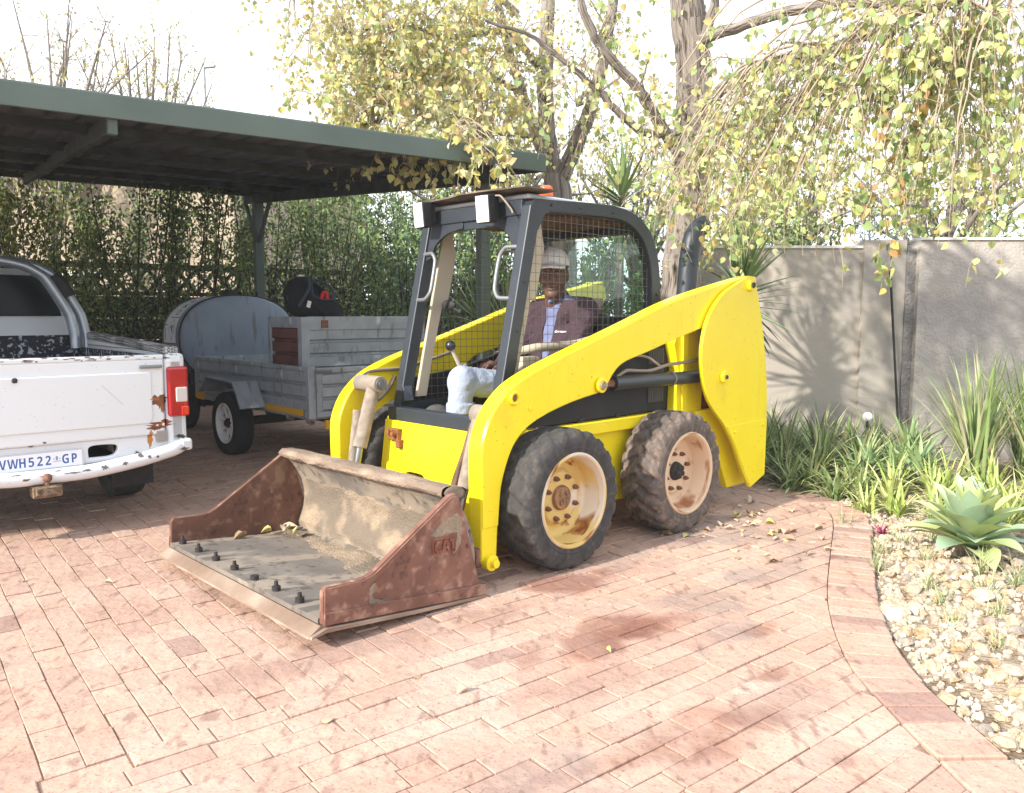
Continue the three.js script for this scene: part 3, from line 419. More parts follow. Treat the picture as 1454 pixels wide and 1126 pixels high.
  { // packed sand along the back of the bucket
    const nx = 40, nz = 70, pos = [], uv = [], idx = [];
    for (let i = 0; i <= nx; i++) for (let j = 0; j <= nz; j++) {
      const t = i / nx, z = mix(-0.765, 0.765, j / nz), n = fbm(t * 6 + 20, z * 6 + 60, 4096, 5) - 0.5, n2 = fbm(t * 3 + 70, z * 2 + 60, 4096, 4) - 0.5, h = fbm(t * 25 + 20, z * 25 + 60, 4096, 3) - 0.5;
      let F, U; const L = t * 0.95;                           // walk along floor, then up the back
      if (L < 0.5) { F = 1.78 - L; U = fl(F) + 0.008 + sstep(0.1, 0.5, L + n2 * 0.5) * 0.035 + n * 0.02 + h * 0.008; if (L + n2 * 0.45 < 0.12) U = fl(F) - 0.01; }
      else { const a = clamp((L - 0.5) / 0.45); F = 1.28 + 0.02 - Math.sin(a * Math.PI * 0.9) * 0.055 + n * 0.012 + h * 0.006; U = 0.05 + 0.04 + a * 0.34; if (a + n * 0.7 > 0.95) F -= 0.08; }
      pos.push(F, U, z); uv.push(z * 1.2, t * 1.2);
    }
    for (let i = 0; i < nx; i++) for (let j = 0; j < nz; j++) { const a = i * (nz + 1) + j, b = a + nz + 1; idx.push(a, b, a + 1, b, b + 1, a + 1); }
    const g = new THREE.BufferGeometry(); g.setAttribute('position', new THREE.Float32BufferAttribute(pos, 3)); g.setAttribute('uv', new THREE.Float32BufferAttribute(uv, 2)); g.setIndex(idx); g.computeVertexNormals();
    obj('packed_sand', [g], M.sand, bk);
  }
  // --- cab
  const cabOut = [[0.79, 0.73], [0.765, 0.85], [0.515, 1.97], [0.49, 2.0], ...cat([[0.46, 2.01], [0.0, 2.03], [-0.26, 2.03], [-0.45, 1.99], [-0.59, 1.9], [-0.67, 1.76], [-0.705, 1.58], [-0.72, 1.3]], 24), [-0.74, 0.74]];
  const cabIn = [[0.685, 0.83], [0.46, 1.83], [0.40, 1.925], ...cat([[0.36, 1.945], [0.0, 1.955], [-0.26, 1.955], [-0.4, 1.92], [-0.51, 1.845], [-0.58, 1.73], [-0.612, 1.57], [-0.62, 1.3]], 20), [-0.635, 0.83]];
  for (const s of [-1, 1]) {
    const fr = obj('cab_side_frame', [cubeUV(plate(cabOut, s * 0.405, s * 0.475, 0.006, [cabIn]))], M.black, Lr);
    for (const [x, y] of [[0.1, 1.99], [-0.2, 1.99], [0.35, 1.985], [0.62, 1.28], [0.68, 1.02], [0.56, 1.55], [-0.66, 1.5]]) obj('bolt', [disc(x, y, s * 0.474, s * 0.482, 0.008, 8, 0.002)], M.iron, fr);
    // wire mesh inside the frame
    const poly = cabIn, wires = [], sc = (horizontal, c) => { const xs = []; for (let i = 0; i < poly.length; i++) { const a = poly[i], b = poly[(i + 1) % poly.length], k = horizontal ? 1 : 0; if ((a[k] - c) * (b[k] - c) < 0) xs.push(a[1 - k] + (b[1 - k] - a[1 - k]) * (c - a[k]) / (b[k] - a[k])); } xs.sort((a, b) => a - b); return xs; };
    for (let y = 0.86; y < 1.95; y += 0.0495) { const x = sc(true, y); for (let i = 0; i + 1 < x.length; i += 2) wires.push(rod(V(x[i] - 0.015, y, s * 0.44), V(x[i + 1] + 0.015, y + 0.004, s * 0.44), 0.0017, 0.0017, 5)); }
    for (let x = -0.6; x < 0.68; x += 0.0495) { const y = sc(false, x); for (let i = 0; i + 1 < y.length; i += 2) wires.push(rod(V(x, y[i] - 0.015, s * 0.4435), V(x + 0.003, y[i + 1] + 0.015, s * 0.4435), 0.0017, 0.0017, 5)); }
    obj('wire_mesh', wires, S({ color: 0x77756f, roughness: 0.5, metalness: 0.5 }), Lr);
    // handles on the front posts
    const fx = U => 0.79 - (U - 0.73) * 0.222;
    obj('grab_handle', [tube([V(fx(1.74) - 0.01, 1.745, s * 0.415), V(fx(1.74), 1.745, s * 0.33), V(fx(1.7), 1.7, s * 0.29), V(fx(1.6), 1.6, s * 0.285), V(fx(1.52), 1.51, s * 0.29), V(fx(1.47), 1.465, s * 0.33), V(fx(1.46) - 0.01, 1.46, s * 0.415)], 0.0125, 50, 10)], S({ color: 0x85878a, roughness: 0.45, metalness: 0.5 }), Lr);
    obj('corner_gusset', [(() => { let g = plate(cat([[0.36, 1.72], [0.33, 1.80], [0.24, 1.86], [0.1, 1.885]], 12).concat([[0.1, 1.93], [0.41, 1.93], [0.41, 1.7]]), -0.01, 0.01, 0.002); g.rotateY(Math.PI / 2); if (s > 0) { g.scale(1, 1, -1); g = flip(g); } const p = g.attributes.position; for (let i = 0; i < p.count; i++) p.setX(i, p.getX(i) + 0.765 - (p.getY(i) - 0.73) * 0.222); return g; })()], M.black, Lr);
    // beige inner lining along the post
    obj('post_lining', [plate([[0.66, 0.86], [0.435, 1.86], [0.36, 1.9], [0.33, 1.75], [0.40, 1.45], [0.44, 1.45], [0.53, 1.1], [0.58, 0.86]], s * 0.38, s * 0.403, 0.004)], M.beige, Lr);
  }
  obj('front_header', [cubeUV(bar(V(0.475, 1.965, -0.41), V(0.475, 1.965, 0.41), 0.09, 0.085, 0.006)), cubeUV(bar(V(0.49, 1.90, -0.3), V(0.49, 1.90, 0.3), 0.03, 0.05, 0.004))], M.black, Lr);
  obj('door_sill', [cubeUV(bar(V(0.79, 0.765, -0.46), V(0.79, 0.765, 0.46), 0.07, 0.085, 0.008)), cubeUV(bar(V(0.74, 0.83, 0.36), V(0.72, 0.92, 0.41), 0.06, 0.06, 0.006))], M.black, Lr);
  obj('rear_header', [cubeUV(bar(V(-0.5, 1.92, -0.41), V(-0.5, 1.92, 0.41), 0.1, 0.06, 0.006))], M.black, Lr); obj('rear_panel', [cubeUV(b2(-0.72, -0.66, 0.74, 1.36, -0.41, 0.41, 0.01))], M.black, Lr);
  obj('roof_lining', [cubeUV(b2(-0.45, 0.44, 1.93, 1.96, -0.4, 0.4, 0.01))], S({ color: 0x7a5b4a, roughness: 0.9, map: grain }), Lr);
  obj('rear_window', [plate([[-0.38, 1.37], [0.38, 1.37], [0.38, 1.8], [0.3, 1.89], [-0.3, 1.89], [-0.38, 1.8]], 0, 0.006, 0.001).rotateY(Math.PI / 2).translate(-0.66, 0, 0)], P({ color: 0xe2f1ea, transmission: 1, thickness: 0, roughness: 0.05 }), Lr);
  { // weathered board lying on the roof
    const g = new THREE.BoxGeometry(0.24, 0.009, 1.02, 16, 1, 40); const p = g.attributes.position; for (let i = 0; i < p.count; i++) { const x = p.getX(i), z = p.getZ(i), n = fbm(x * 4 + 9, z * 4 + 9, 4096, 4) - 0.5; p.setX(i, x + (Math.abs(x) > 0.11 ? n * 0.06 : 0)); p.setZ(i, z + (Math.abs(z) > 0.48 ? n * 0.05 : 0)); p.setY(i, p.getY(i) + n * 0.02 + (-z * 0.0)); }
    g.computeVertexNormals(); obj('roof_board', [cubeUV(g.translate(0.48, 2.062, 0.0))], S({ map: M.steelDirt.map, color: 0xd8cfc8, roughness: 0.95 }), Lr);
    obj('roof_panel', [cubeUV(b2(-0.42, 0.5, 2.012, 2.04, -0.44, 0.44, 0.012))], S({ color: 0xc9cbcb, roughness: 0.6 }), Lr);
  }
  const bc = obj('beacon', [lathe([[0.0001, 0.075], [0.03, 0.07], [0.043, 0.055], [0.047, 0.0], [0.0001, 0]], 24).translate(0.0, 2.10, -0.1)], P({ color: 0xff5a12, roughness: 0.25, clearcoat: 0.6 }), Lr);
  obj('beacon_base', [rod(V(0, 2.038, -0.1), V(0, 2.101, -0.1), 0.05, 0.05, 24)], M.dark, bc);
  for (const [z, y, ry] of [[0.35, 1.978, -0.05], [-0.225, 1.962, 0.12]]) {
    const w = obj('work_light', [bx(0.075, 0.155, 0.1, 0, 0, 0, 0.01), bx(0.035, 0.12, 0.085, -0.05, 0, 0, 0.01), bx(0.1, 0.012, 0.05, -0.06, 0.07, 0, 0.003)], M.dark, Lr); w.position.set(0.615, y, z); w.rotation.set(0, ry, -0.1);
    obj('lens', [bx(0.008, 0.145, 0.09, 0.038, 0, 0, 0.003)], P({ color: 0xf4f4f2, roughness: 0.3, clearcoat: 0.6 }), w);
  }
  obj('lamp_cable', [tube([V(0.6, 2.03, -0.24), V(0.58, 2.03, -0.3), V(0.56, 1.96, -0.36), V(0.56, 1.93, -0.38)], 0.006, 30)], M.dirtyGrey, Lr);
  // inside the cab
  obj('cab_floor', [cubeUV(b2(-0.66, 0.76, 0.48, 0.5, -0.4, 0.4)), cubeUV(bar(V(0.72, 0.5, 0), V(0.72, 0.72, 0), 0.8, 0.02, 0))], S({ color: 0x5c5a58, roughness: 0.95, map: fine, bumpMap: fine, bumpScale: 0.004 }), Lr);
  obj('foot_mat', [(() => { const g = new THREE.SphereGeometry(0.2, 20, 14); g.scale(0.7, 0.75, 0.42); return g.translate(0.56, 0.66, 0.31); })()], S({ color: 0x86827c, roughness: 1, map: fine, bumpMap: fine, bumpScale: 0.01 }), Lr);
  obj('side_console', [cubeUV(b2(-0.5, 0.4, 0.5, 0.94, 0.24, 0.39, 0.03)), cubeUV(b2(-0.5, 0.4, 0.5, 0.94, -0.39, -0.24, 0.03))], M.dark, Lr);
  const seat = obj('seat', [bx(0.5, 0.14, 0.46, -0.12, 0.72, 0, 0.05)], M.dark, Lr);
  { const g = bx(0.12, 0.62, 0.46, 0, 0, 0, 0.05); g.rotateZ(0.13); obj('seat_back', [g.translate(-0.43, 1.07, 0)], M.dark, Lr); }
  obj('lap_bar', [tube([V(-0.35, 1.25, -0.36), V(0.0, 1.19, -0.35), V(0.3, 1.18, -0.34), V(0.4, 1.16, -0.28), V(0.41, 1.15, -0.2)], 0.026, 40, 10), bx(0.12, 0.06, 0.08, 0.42, 1.1, -0.36, 0.01), rod(V(0.44, 1.08, -0.36), V(0.52, 1.04, -0.36), 0.03)], M.beige, Lr);
  for (const z of [0.2, -0.28]) { const l = obj('control_lever', [rod(V(0.4, 0.95, z), V(0.515, 1.16, z + 0.01), 0.018, 0.012, 10), rod(V(0.39, 0.98, z), V(0.43, 1.06, z + 0.005), 0.03, 0.022, 12), bx(0.06, 0.05, 0.05, 0.4, 1.02, z, 0.01)], M.beige, Lr); obj('knob', [new THREE.SphereGeometry(0.033, 20, 14).translate(0.525, 1.18, z + 0.01)], P({ color: 0x202226, roughness: 0.25, clearcoat: 0.6 }), l); }
  const mr = obj('mirror', [(() => { const g = new THREE.SphereGeometry(0.06, 16, 12); g.scale(0.4, 0.6, 1.1); return g.translate(0.46, 1.43, 0.3); })(), rod(V(0.46, 1.42, 0.28), V(0.46, 1.39, 0.2), 0.008), new THREE.SphereGeometry(0.018, 12, 10).translate(0.46, 1.39, 0.19)], M.dark, Lr);
  // --- wheels
  function tyre(R, W, wear, mat, seedOff) {                   // lugged tyre: radius pushed in and out by the tread pattern, axle along z
    const na = 300, prof = [[-0.5, 0.66], [-0.53, 0.72], [-0.54, 0.8], [-0.525, 0.88], [-0.49, 0.94], [-0.44, 0.972]]; const np = 22;
    const pr = [...prof]; for (let i = 0; i <= np; i++) { const t = -0.42 + 0.84 * i / np; pr.push([t, 0.985 + 0.012 * (1 - (t / 0.42) ** 2)]); } for (const p of prof.slice().reverse()) pr.push([-p[0], p[1]]);
    const pos = [], uv = [], idx = [], m = pr.length;
    for (let a = 0; a <= na; a++) {
      const th = a / na * Math.PI * 2;
      for (let k = 0; k < m; k++) {
        const [w, r] = pr[k]; let rad = r * R, ww = w * W;
        if (r > 0.93) {
          const side = w < 0 ? 0 : 0.5, ph = (th / (Math.PI * 2) * 21 + side + Math.abs(w) * 1.5) % 1, lug = Math.abs(ph - 0.5) < 0.27 + (Math.abs(w) < 0.12 ? 0.06 : 0) ? 1 : 0;
          const n = fbm((a % na) * 0.2 + seedOff, k * 0.5 + 9, 4096, 3) - 0.5;
          rad += (lug ? 0 : -0.024 * wear) * (Math.abs(w) < 0.03 ? 0.3 : 1) + n * 0.0025;
          if (Math.abs(w) > 0.42 && lug) ww *= 1.02;
        }
        pos.push(Math.cos(th) * rad, Math.sin(th) * rad, ww); uv.push(th / (Math.PI * 2) * 6, k / m * 1.6);
      }
    }
    for (let a = 0; a < na; a++) for (let k = 0; k < m - 1; k++) { const i = a * m + k, j = i + m; idx.push(i, j, i + 1, j, j + 1, i + 1); }
    const g = new THREE.BufferGeometry(); g.setAttribute('position', new THREE.Float32BufferAttribute(pos, 3)); g.setAttribute('uv', new THREE.Float32BufferAttribute(uv, 2)); g.setIndex(idx); g.computeVertexNormals(); return g;
  }
  const cast2 = (ax, y, r, h) => { const g = new THREE.TorusGeometry(r, h, 6, 60); return g.translate(0, 0, ax); };
  function wheel(x, s, front) {
    const R = 0.385, W = 0.26, wh = part('wheel', Lr); wh.position.set(x, R - 0.004, s * 0.705); if (s > 0) wh.rotation.y = Math.PI; wh.rotation.z = front ? 0.2 : 1.1;
    obj('tyre', [tyre(R, W, front ? 0.4 : 0.85, 0, front ? 3 : 50)], front ? M.rubber : M.rubberDusty, wh);
    obj('sidewall_ribs', [cast2(-0.137, 0, 0.285, 0.004), cast2(-0.138, 0, 0.315, 0.003), cast2(0.137, 0, 0.285, 0.004)], front ? M.rubber : M.rubberDusty, wh);
    const rm = front ? M.rimYellow : M.rimCream;
    const rp = [[0.262, -0.128], [0.258, -0.138], [0.246, -0.14], [0.238, -0.128], [0.236, -0.108], [0.226, -0.098], [0.221, -0.02], [0.205, 0.0], [0.17, 0.012], [0.155, 0.006], [0.145, -0.02], [0.13, -0.026], [0.07, -0.026], [0.0001, -0.026], [0.0001, 0.03], [0.2, 0.03], [0.262, 0.11]].map(p => [p[0], p[1]]);
    const rg = lathe(rp, 64); rg.rotateX(Math.PI / 2); obj('rim', [rg], rm, wh);
    const hub = lathe(front ? [[0.0001, -0.052], [0.058, -0.05], [0.066, -0.044], [0.07, -0.026], [0.085, -0.02]] : [[0.0001, -0.07], [0.03, -0.068], [0.05, -0.055], [0.058, -0.04], [0.062, -0.02]], 24); hub.rotateX(Math.PI / 2);
    const hs = [hub]; if (front) for (let k = 0; k < 4; k++) { const a = k * Math.PI / 2 + 0.5; hs.push(disc(Math.cos(a) * 0.035, Math.sin(a) * 0.035, -0.06, -0.05, 0.01, 10)); } else for (let k = 0; k < 5; k++) { const a = k * 1.257; hs.push(new THREE.SphereGeometry(0.02, 8, 6).translate(Math.cos(a) * 0.028, Math.sin(a) * 0.028, -0.06)); }
    obj('hub', hs, front ? S({ color: 0xb98a62, roughness: 0.8, map: grain }) : M.iron, wh);
    for (let k = 0; k < 8; k++) { const a = k * Math.PI / 4 + 0.2; obj('lug_nut', [hexa(Math.cos(a) * 0.118, Math.sin(a) * 0.118, -0.036, 0.014, 0.024), rod(V(Math.cos(a) * 0.118, Math.sin(a) * 0.118, -0.045), V(Math.cos(a) * 0.118, Math.sin(a) * 0.118, -0.06), 0.007, 0.007, 8)], M.rust, wh); }
    if (front) obj('valve_guard', [new THREE.TorusGeometry(0.022, 0.006, 8, 16).translate(0.19, 0.02, -0.02), disc(0.19, 0.02, -0.02, -0.008, 0.016, 12)], M.rimYellow, wh);
  }
  for (const s of [-1, 1]) { wheel(0.54, s, true); wheel(-0.54, s, false); }
  for (const ax of [0.54, -0.54]) obj('axle', [rod(V(ax, 0.381, -0.7), V(ax, 0.381, 0.7), 0.07, 0.07, 12)], M.iron, Lr);
}
// ---------------------------------------------------------------- white pickup (x = forward/away, y up, z = its right side)
const YT = 2.304;
const pickup = thing('pickup_truck', 'white pickup truck with silver roll bar, rust by its red tail light', 'pickup truck', [-2.80, 0, -4.84], YT);
{
  const T = pickup;
  // paint with the rust and chips where they are on the tail
  const cw = 1024, ch = 512, cv = document.createElement('canvas'); cv.width = cw; cv.height = ch; const c = cv.getContext('2d');
  const X = z => (z + 0.85) / 1.7 * cw, Y = y => (1.2 - y) / 0.95 * ch;
  c.fillStyle = '#e0e2e4'; c.fillRect(0, 0, cw, ch);
  const blob = (z, y, rz, ry, col, n = 26, rough = 0.45) => { c.fillStyle = col; c.beginPath(); for (let i = 0; i <= n; i++) { const a = i / n * Math.PI * 2, k = 1 + (rnd() - 0.5) * 2 * rough; c.lineTo(X(z + Math.cos(a) * rz * k), Y(y + Math.sin(a) * ry * k)); } c.fill(); };
  for (let i = 0; i < 260; i++) blob(rr(-0.85, 0.85), rr(0.3, 1.15), rr(0.002, 0.006), rr(0.001, 0.004), `rgba(${150 + rr(-30, 30)},${140 + rr(-30, 30)},${135},${rr(0.1, 0.5)})`, 8);
  blob(0.645, 0.815, 0.055, 0.028, '#6e3a20'); blob(0.66, 0.79, 0.03, 0.045, '#7d4426'); blob(0.665, 0.755, 0.012, 0.03, '#8a5a3c'); blob(0.63, 0.82, 0.02, 0.01, '#a5562c');
  blob(0.65, 0.645, 0.075, 0.022, '#7a3f22'); blob(0.68, 0.66, 0.03, 0.02, '#8d4c28'); blob(0.61, 0.628, 0.03, 0.012, '#6a3820'); blob(0.67, 0.65, 0.012, 0.01, '#eae6e0'); blob(0.63, 0.648, 0.01, 0.006, '#eae6e0'); blob(0.585, 0.56, 0.016, 0.06, '#b87a40', 26, 0.2);
  for (const [z, y, a, b] of [[-0.1, 0.585, 0.013, 0.006], [-0.03, 0.6, 0.011, 0.006], [0.28, 0.42, 0.02, 0.012], [0.5, 0.47, 0.015, 0.014], [0.55, 0.455, 0.01, 0.012], [0.78, 0.56, 0.03, 0.012], [0.78, 0.48, 0.03, 0.01], [0.1, 0.41, 0.05, 0.005], [-0.05, 0.41, 0.04, 0.004], [-0.15, 0.4, 0.02, 0.006], [0.02, 0.43, 0.015, 0.004], [0.18, 0.415, 0.03, 0.006], [-0.2, 0.43, 0.03, 0.003], [0.6, 0.45, 0.008, 0.008], [0.4, 0.43, 0.014, 0.012], [0.67, 0.6, 0.012, 0.01]]) blob(z, y, a, b, '#5c5350');
  for (let i = 0; i < 90; i++) blob(rr(-0.85, 0.85), rr(1.085, 1.14), rr(0.004, 0.022), rr(0.002, 0.006), pick(['#4d4444', '#6b5f5c', '#8a7d78']));
  c.strokeStyle = '#b9b9bb'; c.lineWidth = 2; c.beginPath(); c.moveTo(X(0.3), Y(0.93)); c.lineTo(X(0.42), Y(0.8)); c.stroke();
  const pt = new THREE.CanvasTexture(cv); pt.colorSpace = THREE.SRGBColorSpace;
  const paint = P({ map: pt, roughness: 0.38, clearcoat: 0.45, clearcoatRoughness: 0.2 });
  const pz = g => planarUV(g, (x, y, z) => [(z + 0.85) / 1.7, 1 - (1.2 - y) / 0.95]);
  const rearPlate = (pts, x0, x1, bev = 0.008, holes = []) => { const g = plate(pts, 0, x1 - x0, bev, holes); g.rotateY(Math.PI / 2); g.scale(1, 1, -1); g.translate(x0, 0, 0); const a = g.index; const p = g.attributes; const gg = clean(g); // flip winding after the mirror
    for (const k of ['position', 'normal', 'uv']) { const at_ = gg.attributes[k], n = at_.itemSize, arr = at_.array; for (let i = 0; i < at_.count; i += 3) for (let j = 0; j < n; j++) { const t = arr[(i + 1) * n + j]; arr[(i + 1) * n + j] = arr[(i + 2) * n + j]; arr[(i + 2) * n + j] = t; } } return gg; };
  // tailgate with its pressed field
  const tg = obj('tailgate', [pz(rearPlate([[-0.68, 0.585], [0.68, 0.585], [0.685, 1.085], [-0.685, 1.085]], 0, 0.05, 0.012)), pz(rearPlate([[-0.6, 0.665], [0.58, 0.665], [0.6, 0.69], [0.6, 1.0], [-0.62, 1.0], [-0.62, 0.69]], -0.012, 0.004, 0.006)), pz(bx(0.06, 0.035, 1.37, 0.025, 1.095, 0, 0.012))], paint, T);
  obj('latch', [bx(0.02, 0.02, 0.14, -0.012, 1.035, 0.6, 0.006)], M.steel, tg); obj('lock', [bx(0.03, 0.03, 0.03, -0.01, 0.985, -0.17, 0.01)], M.iron, tg);
  for (const s of [-1, 1]) {
    obj('bed_side', [pz(plate([[0.0, 0.54], [0.0, 1.09], [0.02, 1.115], [2.15, 1.19], [2.2, 1.19], [2.2, 0.5], [1.38, 0.5], ...cat([[1.36, 0.52], [1.27, 0.7], [1.05, 0.79], [0.83, 0.7], [0.74, 0.52]], 14), [0.3, 0.5]], s * 0.70, s * 0.825, 0.03)), pz(b2(0.0, 0.12, 0.46, 1.09, s * 0.69, s * 0.82, 0.03))], paint, T);
    obj('bed_rail', [bar(V(0.03, 1.135, s * 0.745), V(2.18, 1.215, s * 0.745), 0.1, 0.05, 0.012).translate(0, 0.0, 0)], S({ roughness: 0.7, map: tex(256, (u, v) => { const a = fbm(u * 14, v * 30, 14, 4); return a > 0.55 ? [0.82, 0.82, 0.82] : mix3([0.22, 0.2, 0.2], [0.4, 0.37, 0.36], a); }) }), T);
    const tl = obj('tail_light', [b2(-0.022, 0.07, 0.695, 1.03, s * 0.70, s * 0.835, 0.02)], P({ color: 0xb01420, roughness: 0.2, clearcoat: 0.8 }), T);
    obj('reverse_lens', [b2(-0.026, 0.04, 0.79, 0.895, s * 0.745, s * 0.826, 0.012)], P({ color: 0xd8cfcc, roughness: 0.2, clearcoat: 0.8 }), tl); obj('indicator_lens', [b2(-0.026, 0.04, 0.70, 0.765, s * 0.78, s * 0.834, 0.01)], P({ color: 0xd2161c, roughness: 0.2, clearcoat: 0.8 }), tl);
    obj('mud_flap', [bx(0.012, 0.24, 0.27, 0.3, 0.33, s * 0.55, 0.004)], M.dark, T);
  }
  obj('bed_liner', [cubeUV(b2(2.12, 2.18, 0.62, 1.2, -0.7, 0.7)), cubeUV(b2(0.05, 2.12, 0.60, 0.64, -0.7, 0.7)), cubeUV(b2(0.05, 2.12, 0.64, 1.1, 0.66, 0.7)), cubeUV(b2(0.05, 2.12, 0.64, 1.1, -0.7, -0.66))], S({ roughness: 0.85, map: tex(512, (u, v) => { const a = fbm(u * 34, v * 34, 34, 4), b = fbm(u * 60 + 5, v * 60, 60, 3); return a > 0.64 || b > 0.74 ? [0.72, 0.73, 0.76] : mix3([0.14, 0.14, 0.17], [0.25, 0.25, 0.29], b); }) }), T);
  { const g = plate([[2.24, 0.45], [2.24, 1.2], [2.36, 1.66], [2.5, 1.76], [3.2, 1.76], [3.4, 1.68], [3.95, 1.14], [4.95, 1.0], [5.1, 0.85], [5.12, 0.45], [4.75, 0.45], ...cat([[4.73, 0.5], [4.62, 0.72], [4.35, 0.78], [4.08, 0.72], [3.97, 0.5]], 12), [3.9, 0.4], [2.4, 0.4]], -0.79, 0.79, 0.06); const p = g.attributes.position; for (let i = 0; i < p.count; i++) { const y = p.getY(i); if (y > 1.15) p.setZ(i, p.getZ(i) * (1 - (y - 1.15) * 0.36)); } g.computeVertexNormals(); obj('cab', [cubeUV(g)], M.white, T); }
  const wsh = rearPlate([[-0.62, 1.36], [0.62, 1.36], [0.60, 1.52], [0.545, 1.7], [-0.545, 1.7], [-0.6, 1.52]], 2.215, 2.24, 0.006); { const p = wsh.attributes.position; for (let i = 0; i < p.count; i++) p.setX(i, p.getX(i) + Math.max(0, (p.getY(i) - 1.2)) * 0.262); }
  obj('rear_window', [wsh], P({ color: 0x14181b, roughness: 0.2, specularIntensity: 0.35 }), T);
  // rear bumper: dropped bar, panel with a slot, plate, tow ball
  obj('rear_valance', [pz(rearPlate([[-0.8, 0.40], [0.8, 0.46], [0.82, 0.585], [-0.82, 0.585]], 0.02, 0.06, 0.01, [cat([[0.215, 0.475], [0.215, 0.535], [0.26, 0.55], [0.36, 0.545], [0.385, 0.525], [0.37, 0.49], [0.33, 0.475], [0.215, 0.475]], 24)]))], paint, T);
  const bumpPts = [V(0.02, 0.5, -0.79), V(-0.02, 0.48, -0.72), V(-0.025, 0.43, -0.5), V(-0.03, 0.4, -0.2), V(-0.03, 0.4, 0.2), V(-0.025, 0.435, 0.5), V(-0.02, 0.48, 0.72), V(0.02, 0.5, 0.79)];
  obj('rear_bumper', [pz(tube(bumpPts, 0.045, 60, 14)), pz(bx(0.09, 0.08, 0.08, 0.0, 0.505, 0.80, 0.02))], paint, T);
  obj('marker_lamp', [b2(-0.006, 0.03, 0.535, 0.61, 0.62, 0.69, 0.008)], P({ color: 0x9a938c, roughness: 0.3, clearcoat: 0.6 }), T);
  // registration plate
  const pc = document.createElement('canvas'); pc.width = 1024; pc.height = 256; const k = pc.getContext('2d');
  k.fillStyle = '#e9eaec'; k.fillRect(0, 0, 1024, 256); k.strokeStyle = '#8e949a'; k.lineWidth = 6; k.strokeRect(8, 8, 1008, 240);
  k.fillStyle = '#33589a'; k.textAlign = 'center'; k.textBaseline = 'middle'; k.font = 'bold 190px sans-serif';
  const chs = [['V', 78], ['W', 192], ['H', 300], ['5', 402], ['2', 502], ['2', 600], ['G', 808], ['P', 912]]; for (const [t, x] of chs) { k.save(); k.translate(x, 132); k.scale(0.72, 1.02); k.fillText(t, 0, 0); k.restore(); }
  k.fillStyle = '#6f8fb8'; k.fillRect(690, 95, 26, 42); k.beginPath(); k.arc(703, 92, 15, 0, 7); k.fill(); k.fillStyle = '#9aa6b2'; k.fillRect(660, 108, 18, 16); k.fillRect(728, 108, 18, 16); k.fillStyle = '#c08d84'; k.fillRect(655, 156, 100, 8); k.fillStyle = '#9aa6b2'; k.fillRect(655, 144, 100, 5);
  for (let i = 0; i < 12; i++) { k.fillStyle = 'rgba(110,95,85,0.35)'; k.beginPath(); k.arc(rr(0, 1024), rr(0, 256), rr(3, 9), 0, 7); k.fill(); }
  const ptx = new THREE.CanvasTexture(pc); ptx.colorSpace = THREE.SRGBColorSpace;
  const np = obj('number_plate', [bx(0.006, 0.108, 0.47, 0.004, 0.492, -0.058, 0.002)], S({ color: 0xb9bdc2, roughness: 0.5 }), T);
  { const g = new THREE.PlaneGeometry(0.466, 0.104); g.rotateY(-Math.PI / 2); obj('plate_face', [g.translate(-0.001 - 0.003, 0.492, -0.058)], S({ map: ptx, roughness: 0.45 }), np); }
  obj('tow_hitch', [bx(0.08, 0.07, 0.16, -0.045, 0.315, -0.045, 0.008), bx(0.05, 0.05, 0.13, -0.075, 0.32, -0.045, 0.006), rod(V(-0.1, 0.32, -0.085), V(-0.085, 0.32, -0.085), 0.016), rod(V(-0.1, 0.32, -0.0), V(-0.085, 0.32, -0.0), 0.016), rod(V(-0.06, 0.34, -0.045), V(-0.06, 0.4, -0.045), 0.018)], S({ color: 0xab8f70, roughness: 0.8, map: grain }), T);
  obj('tow_ball', [new THREE.SphereGeometry(0.027, 16, 12).translate(-0.085, 0.4, -0.045)], M.rust, T);
  // roll bar
  const hoop = (x, w) => { const h = [[1.1, 0.0], [1.2, 0.0], [1.36, -0.03], [1.52, -0.11], [1.67, -0.2], [1.75, -0.33], [1.785, -0.5]]; const r = h.map(([y, dz]) => V(x + (y - 1.1) * 0.05, y, w + dz)); return tube([...r, ...r.slice().reverse().map(v => V(v.x, v.y, -v.z))], 0.04, 120, 16); };
  const rb = obj('roll_bar', [hoop(1.86, 0.70), hoop(1.78, 0.60)], M.chrome, T);
  for (const s of [-1, 1]) obj('clamp_sleeve', [tube([V(1.86, 1.68, s * 0.475), V(1.85, 1.6, s * 0.535), V(1.84, 1.51, s * 0.575)], 0.062, 16, 14)], M.dark, rb);
  obj('bed_floor_frame', [b2(0.1, 4.5, 0.36, 0.44, -0.45, 0.45)], M.dark, T);
  for (const x of [1.05, 4.35]) for (const s of [-1, 1]) { const w = part('wheel', T); w.position.set(x, 0.345, s * 0.69); const g = lathe([[0.2, -0.1], [0.3, -0.115], [0.335, -0.1], [0.345, -0.06], [0.345, 0.06], [0.335, 0.1], [0.3, 0.115], [0.2, 0.1]], 40); g.rotateX(Math.PI / 2); obj('tyre', [g], M.rubber, w); const r = lathe([[0.0001, -0.06], [0.06, -0.06], [0.19, -0.04], [0.21, -0.1], [0.21, 0.1], [0.19, 0.04], [0.06, 0.06], [0.0001, 0.06]], 40); r.rotateX(Math.PI / 2); obj('rim', [r], M.steel, w); }
}
